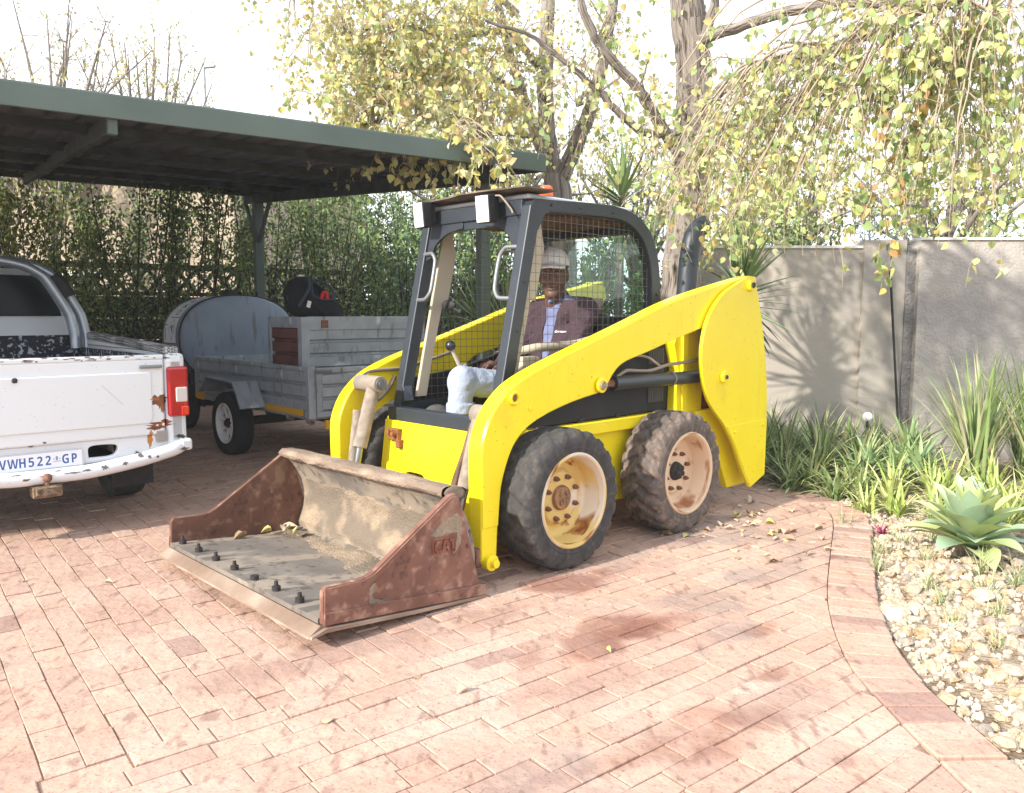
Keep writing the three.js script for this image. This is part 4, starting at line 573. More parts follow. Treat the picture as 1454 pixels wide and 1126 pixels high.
// ---------------------------------------------------------------- galvanised trailer, crate and bag
function ribbed(x0, x1, y0, y1, z, s, nrib = 3, t = 0.03) {  // pressed sheet wall with horizontal swages; length along x, face towards s
  const pts = [], H = y1 - y0, st = H / nrib; pts.push([0, y0]);
  for (let i = 0; i < nrib; i++) { const a = y0 + i * st; pts.push([0, a + 0.008], [t, a + 0.02], [t, a + st - 0.02], [0, a + st - 0.008]); }
  pts.push([0, y1], [-0.008, y1], [-0.008, y0]);
  let g = new THREE.ExtrudeGeometry(shapeOf(pts), { depth: x1 - x0, bevelEnabled: false }); // shape x -> out, y -> up, z -> along
  g.rotateY(-Math.PI / 2); g.translate(x1 - x0, 0, 0); /* x -> z, z -> -x */ g = clean(g); if (s < 0) { g.scale(1, 1, -1); g = flip(g); } return cubeUV(g.translate(x0, 0, z));
}
const trailer = thing('utility_trailer', 'grey galvanised utility trailer with a white spoked wheel under the carport', 'trailer', [-1.198, 0, -7.50], YT);
{
  const T = trailer, L = 2.6, HW = 0.75, y0 = 0.47, y1 = 0.91;
  const frame = (x0, x1, za) => [b2(x0, x1, y1 - 0.035, y1 + 0.005, za - 0.02, za + 0.02, 0.006), b2(x0, x1, y0 - 0.005, y0 + 0.05, za - 0.02, za + 0.02, 0.006)];
  for (const s of [-1, 1]) { const w = obj('side_panel', [ribbed(0.03, L - 0.03, y0 + 0.04, y1 - 0.02, s * (HW - 0.01), s, 3), ...frame(0, L, s * HW).map(g => cubeUV(g))], M.galv, T);
    obj('corner_post', [cubeUV(b2(-0.012, 0.05, y0 - 0.01, y1 + 0.01, s * (HW - 0.045), s * (HW + 0.024), 0.006))], M.galv, w); obj('corner_post', [cubeUV(b2(L - 0.05, L + 0.01, y0 - 0.01, y1 + 0.01, s * (HW - 0.045), s * (HW + 0.024), 0.006))], M.galv, w);
    obj('reflector_strip', [b2(0.1, 0.48, 0.48, 0.535, s * 0.772, s * 0.777), b2(0.5, 0.84, 0.48, 0.535, s * 0.772, s * 0.777), b2(2.35, 2.57, 0.45, 0.53, s * 0.772, s * 0.777)], S({ color: 0xd9a514, roughness: 0.5 }), w); }
  { const g = ribbed(-HW + 0.1, HW - 0.1, y0 + 0.05, y1 - 0.05, 0, 1, 3); g.rotateY(-Math.PI / 2); // length along z, face towards -x
    const gt = obj('tailgate', [cubeUV(g.translate(0, 0, 0)), ...[[y1 - 0.05, y1 - 0.005], [y0, y0 + 0.05]].map(([a, b]) => cubeUV(b2(-0.02, 0.02, a, b, -HW + 0.05, HW - 0.05, 0.006))), ...[-1, 1].map(s => cubeUV(b2(-0.018, 0.018, y0 + 0.05, y1 - 0.05, s * (HW - 0.11), s * (HW - 0.05), 0.005))), cubeUV(b2(-0.021, 0.019, y0 + 0.05, y1 - 0.05, -0.3, -0.26, 0.004))], M.galv, T);
    obj('latch', [rod(V(-0.04, y1 - 0.03, -0.72), V(-0.04, y1 - 0.03, -0.56), 0.011), rod(V(-0.04, y1 - 0.02, -0.73), V(-0.04, y1 - 0.16, -0.715), 0.008)], M.steel, gt);
    obj('bumper_plate', [b2(-0.03, 0.01, 0.36, 0.44, -0.62, -0.1, 0.006), b2(-0.03, 0.01, 0.36, 0.44, 0.1, 0.62, 0.006)], S({ color: 0xd9a514, roughness: 0.5 }), T); }
  { const g = ribbed(-HW + 0.05, HW - 0.05, y0, y1, 0, -1, 3); g.rotateY(-Math.PI / 2); obj('front_panel', [cubeUV(g.translate(L, 0, 0))], M.galv, T); }
  obj('bed_floor', [cubeUV(b2(0.02, L - 0.02, y0 - 0.02, y0 + 0.02, -HW, HW))], M.galv, T);
  obj('chassis_beam', [b2(0.05, L + 0.7, 0.37, 0.45, -0.42, -0.34), b2(0.05, L + 0.7, 0.37, 0.45, 0.34, 0.42), b2(1.28, 1.36, 0.28, 0.36, -0.95, 0.95)], M.iron, T);
  for (const hx of [0.7, 0.3]) obj('bracket', [tube([V(hx, 0.45, -0.6), V(hx, 0.40, -0.62), V(hx + 0.02, 0.38, -0.56)], 0.02)], M.galv, T);
  obj('drawbar', [bar(V(L, 0.41, -0.38), V(L + 0.75, 0.41, 0), 0.06, 0.06), bar(V(L, 0.41, 0.38), V(L + 0.75, 0.41, 0), 0.06, 0.06), rod(V(L + 0.55, 0.4, 0), V(L + 0.55, 0.0, 0), 0.025)], M.iron, T);
  for (const s of [-1, 1]) {
    const f = [[0.86, 0.49], [0.84, 0.50], [1.02, 0.74], [1.66, 0.76], [1.86, 0.6], [1.87, 0.585], [1.85, 0.59], [1.65, 0.745], [1.03, 0.725], [0.872, 0.49]];
    obj('mudguard', [cubeUV(plate(f, s * 0.775, s * 1.02, 0.003)), cubeUV(plate([[1.02, 0.735], [1.66, 0.755], [1.65, 0.66], [1.03, 0.66]], s * 0.772, s * 0.78, 0))], M.galv, T);
    const w = part('wheel', T); w.position.set(1.34, 0.31, s * 0.89); if (s > 0) w.rotation.y = Math.PI; w.rotation.z = 0.3;
    const g = lathe([[0.19, -0.08], [0.22, -0.095], [0.27, -0.1], [0.297, -0.09], [0.308, -0.07], [0.31, -0.045], [0.303, -0.04], [0.31, -0.035], [0.312, 0.0], [0.305, 0.005], [0.312, 0.01], [0.31, 0.05], [0.303, 0.085], [0.27, 0.1], [0.19, 0.08]], 56); g.rotateX(Math.PI / 2); obj('tyre', [g], S({ color: 0x26262a, roughness: 0.85, map: grain }), w);
    const rim = lathe([[0.2, -0.085], [0.196, -0.095], [0.185, -0.095], [0.18, -0.08], [0.17, -0.03], [0.165, 0.06]], 48); rim.rotateX(Math.PI / 2);
    const ro = obj('rim', [rim], P({ color: 0xe6e6e6, roughness: 0.4, clearcoat: 0.4 }), w);
    for (let k = 0; k < 8; k++) { const a = k / 8 * Math.PI * 2, sp = plate([[0.04, -0.02], [0.11, -0.016], [0.178, -0.026], [0.178, 0.026], [0.11, 0.016], [0.04, 0.02]], -0.055, -0.03, 0.006); sp.rotateZ(a); obj('spoke', [sp], P({ color: 0xe6e6e6, roughness: 0.4, clearcoat: 0.4 }), ro); }
    const bk = lathe([[0.0001, -0.02], [0.17, -0.02]], 32); bk.rotateX(Math.PI / 2); const cap = lathe([[0.0001, -0.085], [0.03, -0.08], [0.04, -0.06], [0.062, -0.05], [0.065, -0.03]], 24); cap.rotateX(Math.PI / 2); obj('hub', [bk, cap], M.iron, w);
  }
}
{
  const c = thing('metal_crate', 'tall galvanised crate with a brown ribbed end standing in the trailer', 'crate', [-1.198, 0.49, -7.50], YT);
  const x0 = 0.3, x1 = 0.965, z0 = -0.655, z1 = 0.66, h = 0.86;
  { const g = ribbed(z0 + 0.05, z1 - 0.05, 0.02, h - 0.1, 0, 1, 6, 0.03); g.rotateY(-Math.PI / 2); obj('ribbed_side', [cubeUV(g.translate(x0 + 0.02, 0, 0))], M.galv, c); }
  { const g = ribbed(x0 + 0.06, x1 - 0.05, 0.02, h - 0.09, z0 + 0.03, -1, 6, 0.03); obj('ribbed_end', [g], M.brownCorr, c).userData.label = 'brown painted ribbed end of the crate'; }
  const bl = (a) => cubeUV(b2(...a, 0.006));
  obj('frame', [bl([x0 - 0.02, x0 + 0.06, 0, h, z0 - 0.02, z0 + 0.06]), bl([x1 - 0.05, x1 + 0.005, 0, h, z0 - 0.015, z0 + 0.04]), bl([x0 - 0.02, x0 + 0.06, 0, h, z1 - 0.06, z1 + 0.02]), bl([x1 - 0.05, x1, 0, h, z1 - 0.06, z1 + 0.02])], M.galv, c);
  obj('top_rail', [bl([x0 - 0.022, x0 + 0.05, h - 0.12, h + 0.004, z0 + 0.055, z1 - 0.055]), bl([x0 + 0.058, x1 - 0.05, h - 0.1, h + 0.002, z0 - 0.015, z0 + 0.04]), bl([x1 - 0.05, x1, h - 0.1, h, z0 + 0.04, z1])], M.galv, c);
  obj('back_panel', [bl([x1 - 0.03, x1 - 0.02, 0.02, h - 0.1, z0 + 0.03, z1 - 0.03]), bl([x0 + 0.05, x1 - 0.05, 0.02, h - 0.05, z1 - 0.02, z1 - 0.01])], M.galv, c);
  obj('lid_sheet', [bl([x0 + 0.04, x1 - 0.04, h - 0.05, h - 0.03, z0 + 0.03, z1 - 0.03])], M.galv, c);
  obj('rust_tab', [b2(x0 - 0.03, x0 - 0.021, h - 0.1, h - 0.03, -0.48, -0.41, 0.003)], M.rust, c);
}
{
  // soft duffel bag: lumpy sack with a gaping mouth
  const bagm = S({ color: 0x17191e, roughness: 0.9, bumpMap: grain, bumpScale: 0.01 });
  const sdf = p => { const q = [p.x, p.y, p.z]; const e = (c, r) => { const dx = (q[0] - c[0]) / r[0], dy = (q[1] - c[1]) / r[1], dz = (q[2] - c[2]) / r[2], l = Math.hypot(dx, dy, dz); return (l - 1) * Math.min(...r); }; const sm = (a, b, k) => { const h = clamp(0.5 + 0.5 * (b - a) / k); return mix(b, a, h) - k * h * (1 - h); };
    let d = e([0, 0.13, 0], [0.18, 0.15, 0.25]); d = sm(d, e([0.03, 0.22, -0.07], [0.13, 0.15, 0.16]), 0.06); d = sm(d, e([0.0, 0.06, 0.12], [0.18, 0.08, 0.16]), 0.05); d = sm(d, e([-0.1, 0.05, 0.16], [0.1, 0.12, 0.1]), 0.05); d += (fbm(q[0] * 9 + 20, q[2] * 9 + q[1] * 7 + 20, 4096, 3) - 0.5) * 0.05;
    const cut = e([-0.14, 0.27, 0.05], [0.13, 0.1, 0.12]); return Math.max(d, -cut); };
  const g = isoMesh(sdf, V(0, 0.17, 0), 0.36, 64);
  const b = thing('duffel_bag', 'open black duffel bag with a red lining lying on the crate', 'bag', [-1.198 - 0.669 * 0.5 - 0.743 * 0.46, 1.345, -(7.5 + 0.743 * 0.5 - 0.669 * 0.46)], YT);
  obj('bag_body', [g], bagm, b);
  obj('zip_edge', [tube([V(-0.16, 0.2, -0.06), V(-0.1, 0.33, -0.04), V(-0.06, 0.34, 0.05), V(-0.1, 0.28, 0.15), V(-0.17, 0.19, 0.16), V(-0.2, 0.16, 0.05)], 0.011, 50, 8, true), tube([V(-0.15, 0.1, -0.2), V(-0.2, 0.26, -0.12), V(-0.12, 0.36, -0.08)], 0.014, 30)], S({ color: 0x3a4250, roughness: 0.85 }), b);
  obj('red_strap', [tube([V(-0.2, 0.17, 0.0), V(-0.2, 0.225, 0.02), V(-0.2, 0.22, 0.055), V(-0.2, 0.17, 0.06)], 0.018, 24)], S({ color: 0xc0272a, roughness: 0.7 }), b);
  obj('care_tag', [(() => { const q = bx(0.006, 0.06, 0.035, 0, 0, 0); q.rotateX(0.3); return q.translate(-0.19, 0.12, -0.12); })()], S({ color: 0xdcdcd8, roughness: 0.8 }), b);
}
// ---------------------------------------------------------------- oval tank on its own trailer
{
  const t = thing('tank_trailer', 'oval blue grey steel tank trailer with white labels, under the carport', 'tank', [-3.33, 0, -9.9], YT);
  const W = 0.73, H = 0.525, cy = 1.08, L = 0.56, n = 72, tankM = S({ roughness: 0.55, metalness: 0.1, map: tex(256, (u, v) => { const a = fbm(u * 5, v * 5, 5, 5), w = fbm(u * 20, v * 3, 20, 4); let c = mix3([0.50, 0.555, 0.625], [0.58, 0.63, 0.69], a); if (w > 0.66) c = mix3(c, [0.36, 0.33, 0.31], (w - 0.66) * 3); return c; }) });
  const se = a => { const c = Math.cos(a), s = Math.sin(a), e = 0.86; return [Math.sign(c) * Math.abs(c) ** e * W, cy + Math.sign(s) * Math.abs(s) ** e * H]; };
  const ringPts = k => Array.from({ length: n }, (_, i) => { const p = se(i / n * Math.PI * 2); return [p[0] * k, cy + (p[1] - cy) * k]; });
  const loft = (secs) => { const pos = [], uv = [], idx = []; secs.forEach(([x, k]) => { const r = ringPts(k); for (let i = 0; i <= n; i++) { const p = r[i % n]; pos.push(x, p[1], p[0]); uv.push(p[0] + x * 0.3, p[1]); } }); for (let a = 0; a < secs.length - 1; a++) for (let i = 0; i < n; i++) { const p = a * (n + 1) + i, q = p + n + 1; idx.push(p, q, p + 1, q, q + 1, p + 1); } const g = new THREE.BufferGeometry(); g.setAttribute('position', new THREE.Float32BufferAttribute(pos, 3)); g.setAttribute('uv', new THREE.Float32BufferAttribute(uv, 2)); g.setIndex(idx); g.computeVertexNormals(); return g; };
  obj('tank_shell', [loft([[0.02, 0.99], [0.02, 1], [0.2, 1], [0.4, 1], [L, 1], [L, 0.99]])], S({ map: tankM.map, color: 0xd8cfc8, roughness: 0.5, metalness: 0.15 }), t);
  obj('end_cap', [loft([[0.02, 0.998], [-0.005, 0.995], [-0.012, 0.98], [-0.015, 0.97], [-0.03, 0.93], [-0.045, 0.7], [-0.055, 0.4], [-0.058, 0.0001]])], tankM, t); obj('end_cap', [loft([[L, 0.998], [L + 0.03, 0.95], [L + 0.06, 0.5], [L + 0.07, 0.0001]])], tankM, t);
  { const pts = ringPts(1.002).map(p => V(0.0, p[1], p[0])); obj('rim_seam', [tube(pts, 0.01, 160, 8, true)], M.iron, t); }
  obj('filler_cap', [rod(V(0.3, cy + H - 0.01, 0.0), V(0.3, cy + H + 0.07, 0), 0.09, 0.09, 20), rod(V(0.3, cy + H - 0.02, 0.15), V(0.3, cy + H + 0.05, 0.15), 0.025), rod(V(0.1, cy + H - 0.03, 0.28), V(0.1, cy + H + 0.05, 0.28), 0.012)], M.iron, t);
  // label on the curved flank
  const cv = document.createElement('canvas'); cv.width = 512; cv.height = 256; const c = cv.getContext('2d'); c.fillStyle = '#d6dadf'; c.fillRect(0, 0, 512, 256); c.strokeStyle = '#2c3036'; c.lineWidth = 6; c.beginPath(); c.moveTo(200, 60); c.lineTo(200, 256); c.moveTo(130, 0); c.lineTo(130, 60); c.moveTo(0, 0); c.lineTo(0, 256); c.stroke();
  c.lineWidth = 5; c.strokeStyle = '#5d636b'; c.beginPath(); c.moveTo(100, 80); c.lineTo(182, 160); c.lineTo(100, 240); c.lineTo(20, 160); c.closePath(); c.stroke(); c.fillStyle = '#59606a'; c.beginPath(); c.moveTo(60, 165); c.lineTo(120, 120); c.lineTo(130, 175); c.fill(); c.fillRect(60, 190, 70, 10); c.fillRect(20, 20, 90, 8); c.fillRect(20, 36, 80, 6);
  c.lineWidth = 9; c.strokeStyle = '#3c444c'; c.beginPath(); c.arc(255, 150, 26, 0, 7); c.stroke(); c.strokeStyle = '#22262b'; c.lineWidth = 11; c.beginPath(); c.moveTo(320, 110); c.lineTo(320, 190); c.moveTo(365, 110); c.lineTo(325, 150); c.lineTo(365, 195); c.moveTo(395, 110); c.lineTo(395, 195); c.moveTo(395, 112); c.lineTo(440, 112); c.moveTo(395, 150); c.lineTo(430, 150); c.moveTo(460, 110); c.lineTo(460, 190); c.stroke();
  const lt = new THREE.CanvasTexture(cv); lt.colorSpace = THREE.SRGBColorSpace;
  const pos = [], uv = [], idx = [], m = 24; for (let i = 0; i <= m; i++) { const a = Math.PI * (1.02 - 0.42 * i / m), p = se(a); for (const [x, v] of [[0.12, 0], [0.5, 1]]) { pos.push(x, cy + (p[1] - cy) * 1.004, p[0] * 1.004); uv.push(i / m, v); } if (i < m) { const q = i * 2; idx.push(q, q + 1, q + 2, q + 1, q + 3, q + 2); } }
  const g = new THREE.BufferGeometry(); g.setAttribute('position', new THREE.Float32BufferAttribute(pos, 3)); g.setAttribute('uv', new THREE.Float32BufferAttribute(uv, 2)); g.setIndex(idx); g.computeVertexNormals(); obj('label', [g], S({ map: lt, roughness: 0.6, side: THREE.DoubleSide }), t);
  obj('chassis', [b2(-0.1, L + 0.9, 0.42, 0.52, -0.5, -0.42), b2(-0.1, L + 0.9, 0.42, 0.52, 0.42, 0.5), b2(0.25, 0.35, 0.26, 0.42, -0.75, 0.75), b2(-0.1, 0.0, 0.4, 0.56, -0.72, 0.72), b2(0.0, 0.06, 0.5, 0.8, -0.6, -0.5), b2(0.0, 0.06, 0.5, 0.8, 0.5, 0.6), b2(0.45, 0.5, 0.5, 0.8, -0.6, 0.6)], M.iron, t);
  for (const s of [-1, 1]) { const w = part('wheel', t); w.position.set(0.3, 0.31, s * 0.6); const gg = lathe([[0.18, -0.08], [0.27, -0.095], [0.305, -0.07], [0.31, 0], [0.305, 0.07], [0.27, 0.095], [0.18, 0.08]], 36); gg.rotateX(Math.PI / 2); obj('tyre', [gg], M.rubber, w); const q = lathe([[0.0001, -0.05], [0.15, -0.04], [0.19, -0.08], [0.19, 0.08], [0.15, 0.04], [0.0001, 0.05]], 36); q.rotateX(Math.PI / 2); obj('rim', [q], M.steel, w); }
}
// ---------------------------------------------------------------- carport, walls, house
const CA = [0.825, 0.565], CB = [-0.565, 0.825];           // along the front edge, towards the back (x, depth)
const cpw = (p, q, y) => V(0.25 + CA[0] * p + CB[0] * q, y, -(6.6 + CA[1] * p + CB[1] * q));
const roofY = q => 2.56 + q * 0.086;
{
  const c = thing('carport', 'dark green steel carport with a sloping ribbed sheet roof', 'carport');
  const LEN = 9, DEP = 6.9;
  // ribbed roof sheets, ribs running front to back
  const W = 0.72; let k = 0;
  for (let p = 0; p > -LEN; p -= W, k++) {
    const pos = [], idx = [], uv = []; const prof = []; for (let r = 0; r < 4; r++) { const a = r * W / 4; prof.push([a, 0], [a + 0.1, 0], [a + 0.115, 0.036], [a + 0.155, 0.036], [a + 0.17, 0]); } prof.push([W, 0]);
    const thick = 0.002;
    for (const side of [0, 1]) for (const [a, h] of prof) for (const q of [0.02, DEP]) { const v = cpw(p - a, q, roofY(q) + h + side * thick + 0.02); pos.push(v.x, v.y, v.z); uv.push(a, q); }
    const m = prof.length; for (const side of [0, 1]) for (let i = 0; i < m - 1; i++) { const o = side * m * 2 + i * 2; if (side) idx.push(o, o + 2, o + 1, o + 1, o + 2, o + 3); else idx.push(o, o + 1, o + 2, o + 1, o + 3, o + 2); }
    const g = new THREE.BufferGeometry(); g.setAttribute('position', new THREE.Float32BufferAttribute(pos, 3)); g.setAttribute('uv', new THREE.Float32BufferAttribute(uv, 2)); g.setIndex(idx); const gg = g.toNonIndexed(); gg.computeVertexNormals(); obj('roof_sheet', [gg], M.roofUnder, c);
  }
  const beam = (p0, q0, p1, q1, dy, w, h) => cubeUV(bar(cpw(p0, q0, roofY(q0) + dy), cpw(p1, q1, roofY(q1) + dy), w, h, 0.005));
  obj('front_fascia', [beam(0.02, 0, -LEN, 0, 0.012, 0.025, 0.134), beam(0.02, 0.03, -LEN, 0.03, 0.078, 0.07, 0.012)], M.greenMetal, c);
  obj('end_fascia', [beam(0, 0.02, 0, DEP, 0.02, 0.025, 0.15)], M.greenMetal, c);
  obj('rear_fascia', [beam(0, DEP, -LEN, DEP, 0.02, 0.03, 0.14)], M.greenMetal, c);
  for (const q of [0.9, 2.3, 3.7, 5.1]) obj('purlin', [beam(-0.03, q, -LEN, q, -0.03, 0.05, 0.07)], M.purlin, c);
  for (const p of [-0.35, -5.5]) obj('rafter', [beam(p, 0.05, p, DEP - 0.05, -0.1, 0.06, 0.13)], M.purlin, c);
  obj('rafter', [beam(-3.12, 0.1, -3.12, DEP - 0.05, -0.08, 0.05, 0.1)], M.purlin, c); obj('rafter_end', [beam(-3.12, 0.02, -3.12, 0.09, -0.085, 0.055, 0.11)], M.greenMetal, c);
  const post = (p, q, w, br = true) => { const a = cpw(p, q, 0), b = cpw(p, q, roofY(q) - 0.16); const o = obj('post', [cubeUV(bar(a, b, w, w, 0.006, V(CA[0], 0, -CA[1])))], M.greenMetal, c); if (br) for (const s of [-1, 1]) obj('brace', [cubeUV(bar(cpw(p, q, roofY(q) - 0.75), cpw(p, q + s * 0.55, roofY(q + s * 0.55) - 0.15), 0.045, 0.045, 0.004))], M.greenMetal, o); };
  post(-0.35, 0.35, 0.09, false); post(-0.35, 6.3, 0.12); post(-5.5, 6.3, 0.12); post(-8.4, 0.9, 0.09);
}
// back wall with a lattice course
{
  const w = thing('lattice_wall', 'dark precast garden wall with a diamond lattice course behind the carport', 'wall');
  const O = [-4.0, 13.6], A = [0.8, 0.6]; const P0 = (t, y, o = 0) => V(O[0] + A[0] * t - A[1] * o, y, -(O[1] + A[1] * t + A[0] * o));
  const cm = S({ color: 0x5a534e, roughness: 0.95, map: grain, bumpMap: grain, bumpScale: 0.006 }); const B = 1.6;
  for (let i = -5; i < 4; i++) {
    const t0 = i * B, t1 = t0 + B;
    for (let r = 0; r < 5; r++) obj('panel', [cubeUV(bar(P0(t0 + 0.06, 0.165 + r * 0.33), P0(t1 - 0.06, 0.165 + r * 0.33), 0.05, 0.322, 0.006))], cm, w);
    obj('post', [cubeUV(bar(P0(t0, 0), P0(t0, 2.2), 0.12, 0.12, 0.008, V(A[0], 0, -A[1])))], cm, w);
    obj('lattice_rail', [cubeUV(bar(P0(t0 + 0.06, 1.69), P0(t1 - 0.06, 1.69), 0.05, 0.06, 0.005)), cubeUV(bar(P0(t0 + 0.06, 2.1), P0(t1 - 0.06, 2.1), 0.05, 0.09, 0.005))], cm, w);
    const nd = 5, dw = (B - 0.12) / nd; for (let k = 0; k < nd; k++) { const a = t0 + 0.06 + k * dw; obj('lattice_bar', [cubeUV(bar(P0(a, 1.71), P0(a + dw, 2.06), 0.04, 0.05, 0.004))], cm, w); obj('lattice_bar', [cubeUV(bar(P0(a, 2.06), P0(a + dw, 1.71), 0.038, 0.05, 0.004))], cm, w); }
  }
}
// plastered wall behind the flower bed
{
  const wallG = (x0, x1, d, y1, t) => { const g = new THREE.BoxGeometry(x1 - x0, y1 + 0.15, t, Math.ceil((x1 - x0) * 4), 8, 1); return cubeUV(g.translate((x0 + x1) / 2, (y1 - 0.15) / 2, -(d + t / 2)), 0.7); };
  const a = thing('garden_wall', 'smooth beige plastered garden wall with thin white coping', 'wall', [0, 0, 0]);
  obj('wall_body', [wallG(1.5, 3.27, 7.62, 1.985, 0.2)], M.plaster, a); obj('coping', [b2(1.48, 3.27, 1.985, 2.01, -7.84, -7.6, 0.004)], M.coping, a);
  const b = thing('wall_pier', 'broad beige plaster pier standing taller than the wall beside it', 'wall pier', [0, 0, 0]);
  obj('pier_body', [wallG(3.27, 3.66, 7.58, 2.06, 0.26)], M.plaster, b);
  const c = thing('garden_wall', 'rough plastered grey brown garden wall behind the tall sword leaved plants', 'wall', [0, 0, 0]);
  obj('wall_body', [wallG(3.745, 11, 7.5, 2.05, 0.2)], M.plasterRough, c); obj('coping', [b2(3.745, 11, 2.05, 2.075, -7.72, -7.48, 0.004)], M.coping, c);
  const s = obj('dark_strip', [wallG(3.66, 3.745, 7.56, 1.98, 0.2)], M.darkStrip); tag(s, 'dark rough strip between two plastered wall sections', 'wall strip');  // narrow upright band, darker than the wall sections on either side
  const p = obj('garden_pole', [rod(at(1275, 600, 7.5), at(1264, 382, 7.54), 0.011, 0.011, 10), new THREE.SphereGeometry(0.014, 10, 8).translate(...at(1264, 381, 7.54).toArray())], M.dark); tag(p, 'thin black pole leaning against the wall by the dark strip', 'pole');
  const gl = thing('globe_lamp', 'small white globe garden lamp at the foot of the wall', 'garden lamp', [3.287, 0, -7.4]);
  obj('globe', [new THREE.SphereGeometry(0.046, 24, 18).translate(0, 0.43, 0)], P({ color: 0xf2f1ee, roughness: 0.3, clearcoat: 0.4 }), gl); obj('stake', [rod(V(0, -0.05, 0), V(0, 0.392, 0), 0.014, 0.014, 10)], M.dark, gl);
}
// neighbouring house
{
  const h = thing('house', 'cream plastered house beyond the hedge and lattice wall', 'house', [-9.0, 0, -19.0], -0.3);
  const hm = S({ map: M.plaster.map, color: 0xfff2e2, roughness: 0.95 });
  obj('wall', [cubeUV(b2(-9, 3.0, 0, 4.6, -6, 0))], hm, h);
  obj('roof', [b2(-9.3, 3.3, 4.6, 4.75, -6.3, 0.3)], S({ color: 0x6a625c, roughness: 0.9 }), h);
  for (const x of [-6, -1.5]) { const w = obj('window', [b2(x - 0.7, x + 0.7, 1.1, 2.4, -0.05, 0.03)], M.coping, h); obj('pane', [b2(x - 0.6, x - 0.03, 1.2, 2.3, 0.0, 0.04), b2(x + 0.03, x + 0.6, 1.2, 2.3, 0.0, 0.04)], P({ color: 0x20262a, roughness: 0.1 }), w); }
}
{
  const l = thing('street_lamp', 'slim grey street lamp far behind the carport roof', 'street lamp', at(292, 160, 26).toArray());
  l.position.y = 0; const top = at(292, 96, 26).y;
  obj('lamp_post', [rod(V(0, 0, 0), V(0, top, 0), 0.06, 0.04, 10)], M.steel, l); obj('lamp_head', [bar(V(0, top, 0), V(0.35, top + 0.03, 0), 0.1, 0.06, 0.02)], M.steel, l);
}
// ---------------------------------------------------------------- plants
function leafShape(fold = 0.14) {                          // heart shaped leaf, unit length along z, folded on its midrib
  const L = [[0, 0, 0], [-0.3, fold * 0.7, 0.06], [-0.46, fold, 0.3], [-0.32, fold * 0.7, 0.62], [0, -0.06, 1], [0.32, fold * 0.7, 0.62], [0.46, fold, 0.3], [0.3, fold * 0.7, 0.06], [0, 0, 0.35]];
  const idx = [8, 0, 1, 8, 1, 2, 8, 2, 3, 8, 3, 4, 8, 4, 5, 8, 5, 6, 8, 6, 7, 8, 7, 0];
  const g = new THREE.BufferGeometry(); g.setAttribute('position', new THREE.Float32BufferAttribute(L.flat(), 3)); g.setAttribute('uv', new THREE.Float32BufferAttribute(L.flatMap(p => [p[0] + 0.5, p[2]]), 2)); g.setIndex(idx); g.computeVertexNormals(); return g;
}
function smallLeaf() { const L = [[0, 0, 0], [-0.24, 0.06, 0.45], [0, -0.05, 1], [0.24, 0.06, 0.45]]; const g = new THREE.BufferGeometry(); g.setAttribute('position', new THREE.Float32BufferAttribute(L.flat(), 3)); g.setAttribute('uv', new THREE.Float32BufferAttribute([0, 0, 0, 1, 1, 1, 1, 0], 2)); g.setIndex([0, 1, 2, 0, 2, 3]); g.computeVertexNormals(); return g; }
const LEAF = leafShape(), LEAF2 = leafShape(0.3), SLEAF = smallLeaf();
const qa = new THREE.Quaternion(), qb = new THREE.Quaternion(), Zax = V(0, 0, 1);
function leafM(pos, dir, size, roll = rr(0, 6.28)) { qa.setFromUnitVectors(Zax, dir.clone().normalize()); qb.setFromAxisAngle(Zax, roll); return new THREE.Matrix4().compose(pos, qa.clone().multiply(qb), V(size, size, size)); }
const jit = (c, k = 0.16) => { const a = 1 + rr(-k, k), b = rr(-0.03, 0.03); return lin(clamp(c[0] * (a + b)), clamp(c[1] * a), clamp(c[2] * (a - b))); };
const AUT = [[0.56, 0.54, 0.16], [0.66, 0.58, 0.16], [0.46, 0.50, 0.18], [0.68, 0.58, 0.22], [0.36, 0.44, 0.16], [0.66, 0.64, 0.36], [0.60, 0.42, 0.2], [0.60, 0.60, 0.32]];
const AUTG = [[0.42, 0.50, 0.16], [0.32, 0.42, 0.14], [0.50, 0.55, 0.18], [0.64, 0.57, 0.17], [0.24, 0.34, 0.12], [0.66, 0.62, 0.3], [0.62, 0.5, 0.2], [0.54, 0.58, 0.3], [0.42, 0.5, 0.18], [0.5, 0.56, 0.2]];
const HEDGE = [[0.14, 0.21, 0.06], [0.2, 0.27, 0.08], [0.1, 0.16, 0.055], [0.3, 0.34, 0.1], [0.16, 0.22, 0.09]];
const HEDGE_SUN = [[0.22, 0.28, 0.06], [0.3, 0.34, 0.08], [0.14, 0.2, 0.05], [0.4, 0.38, 0.1]];  // lighter leaf greens: sunlight painted into the hedge shrubs by the pickup

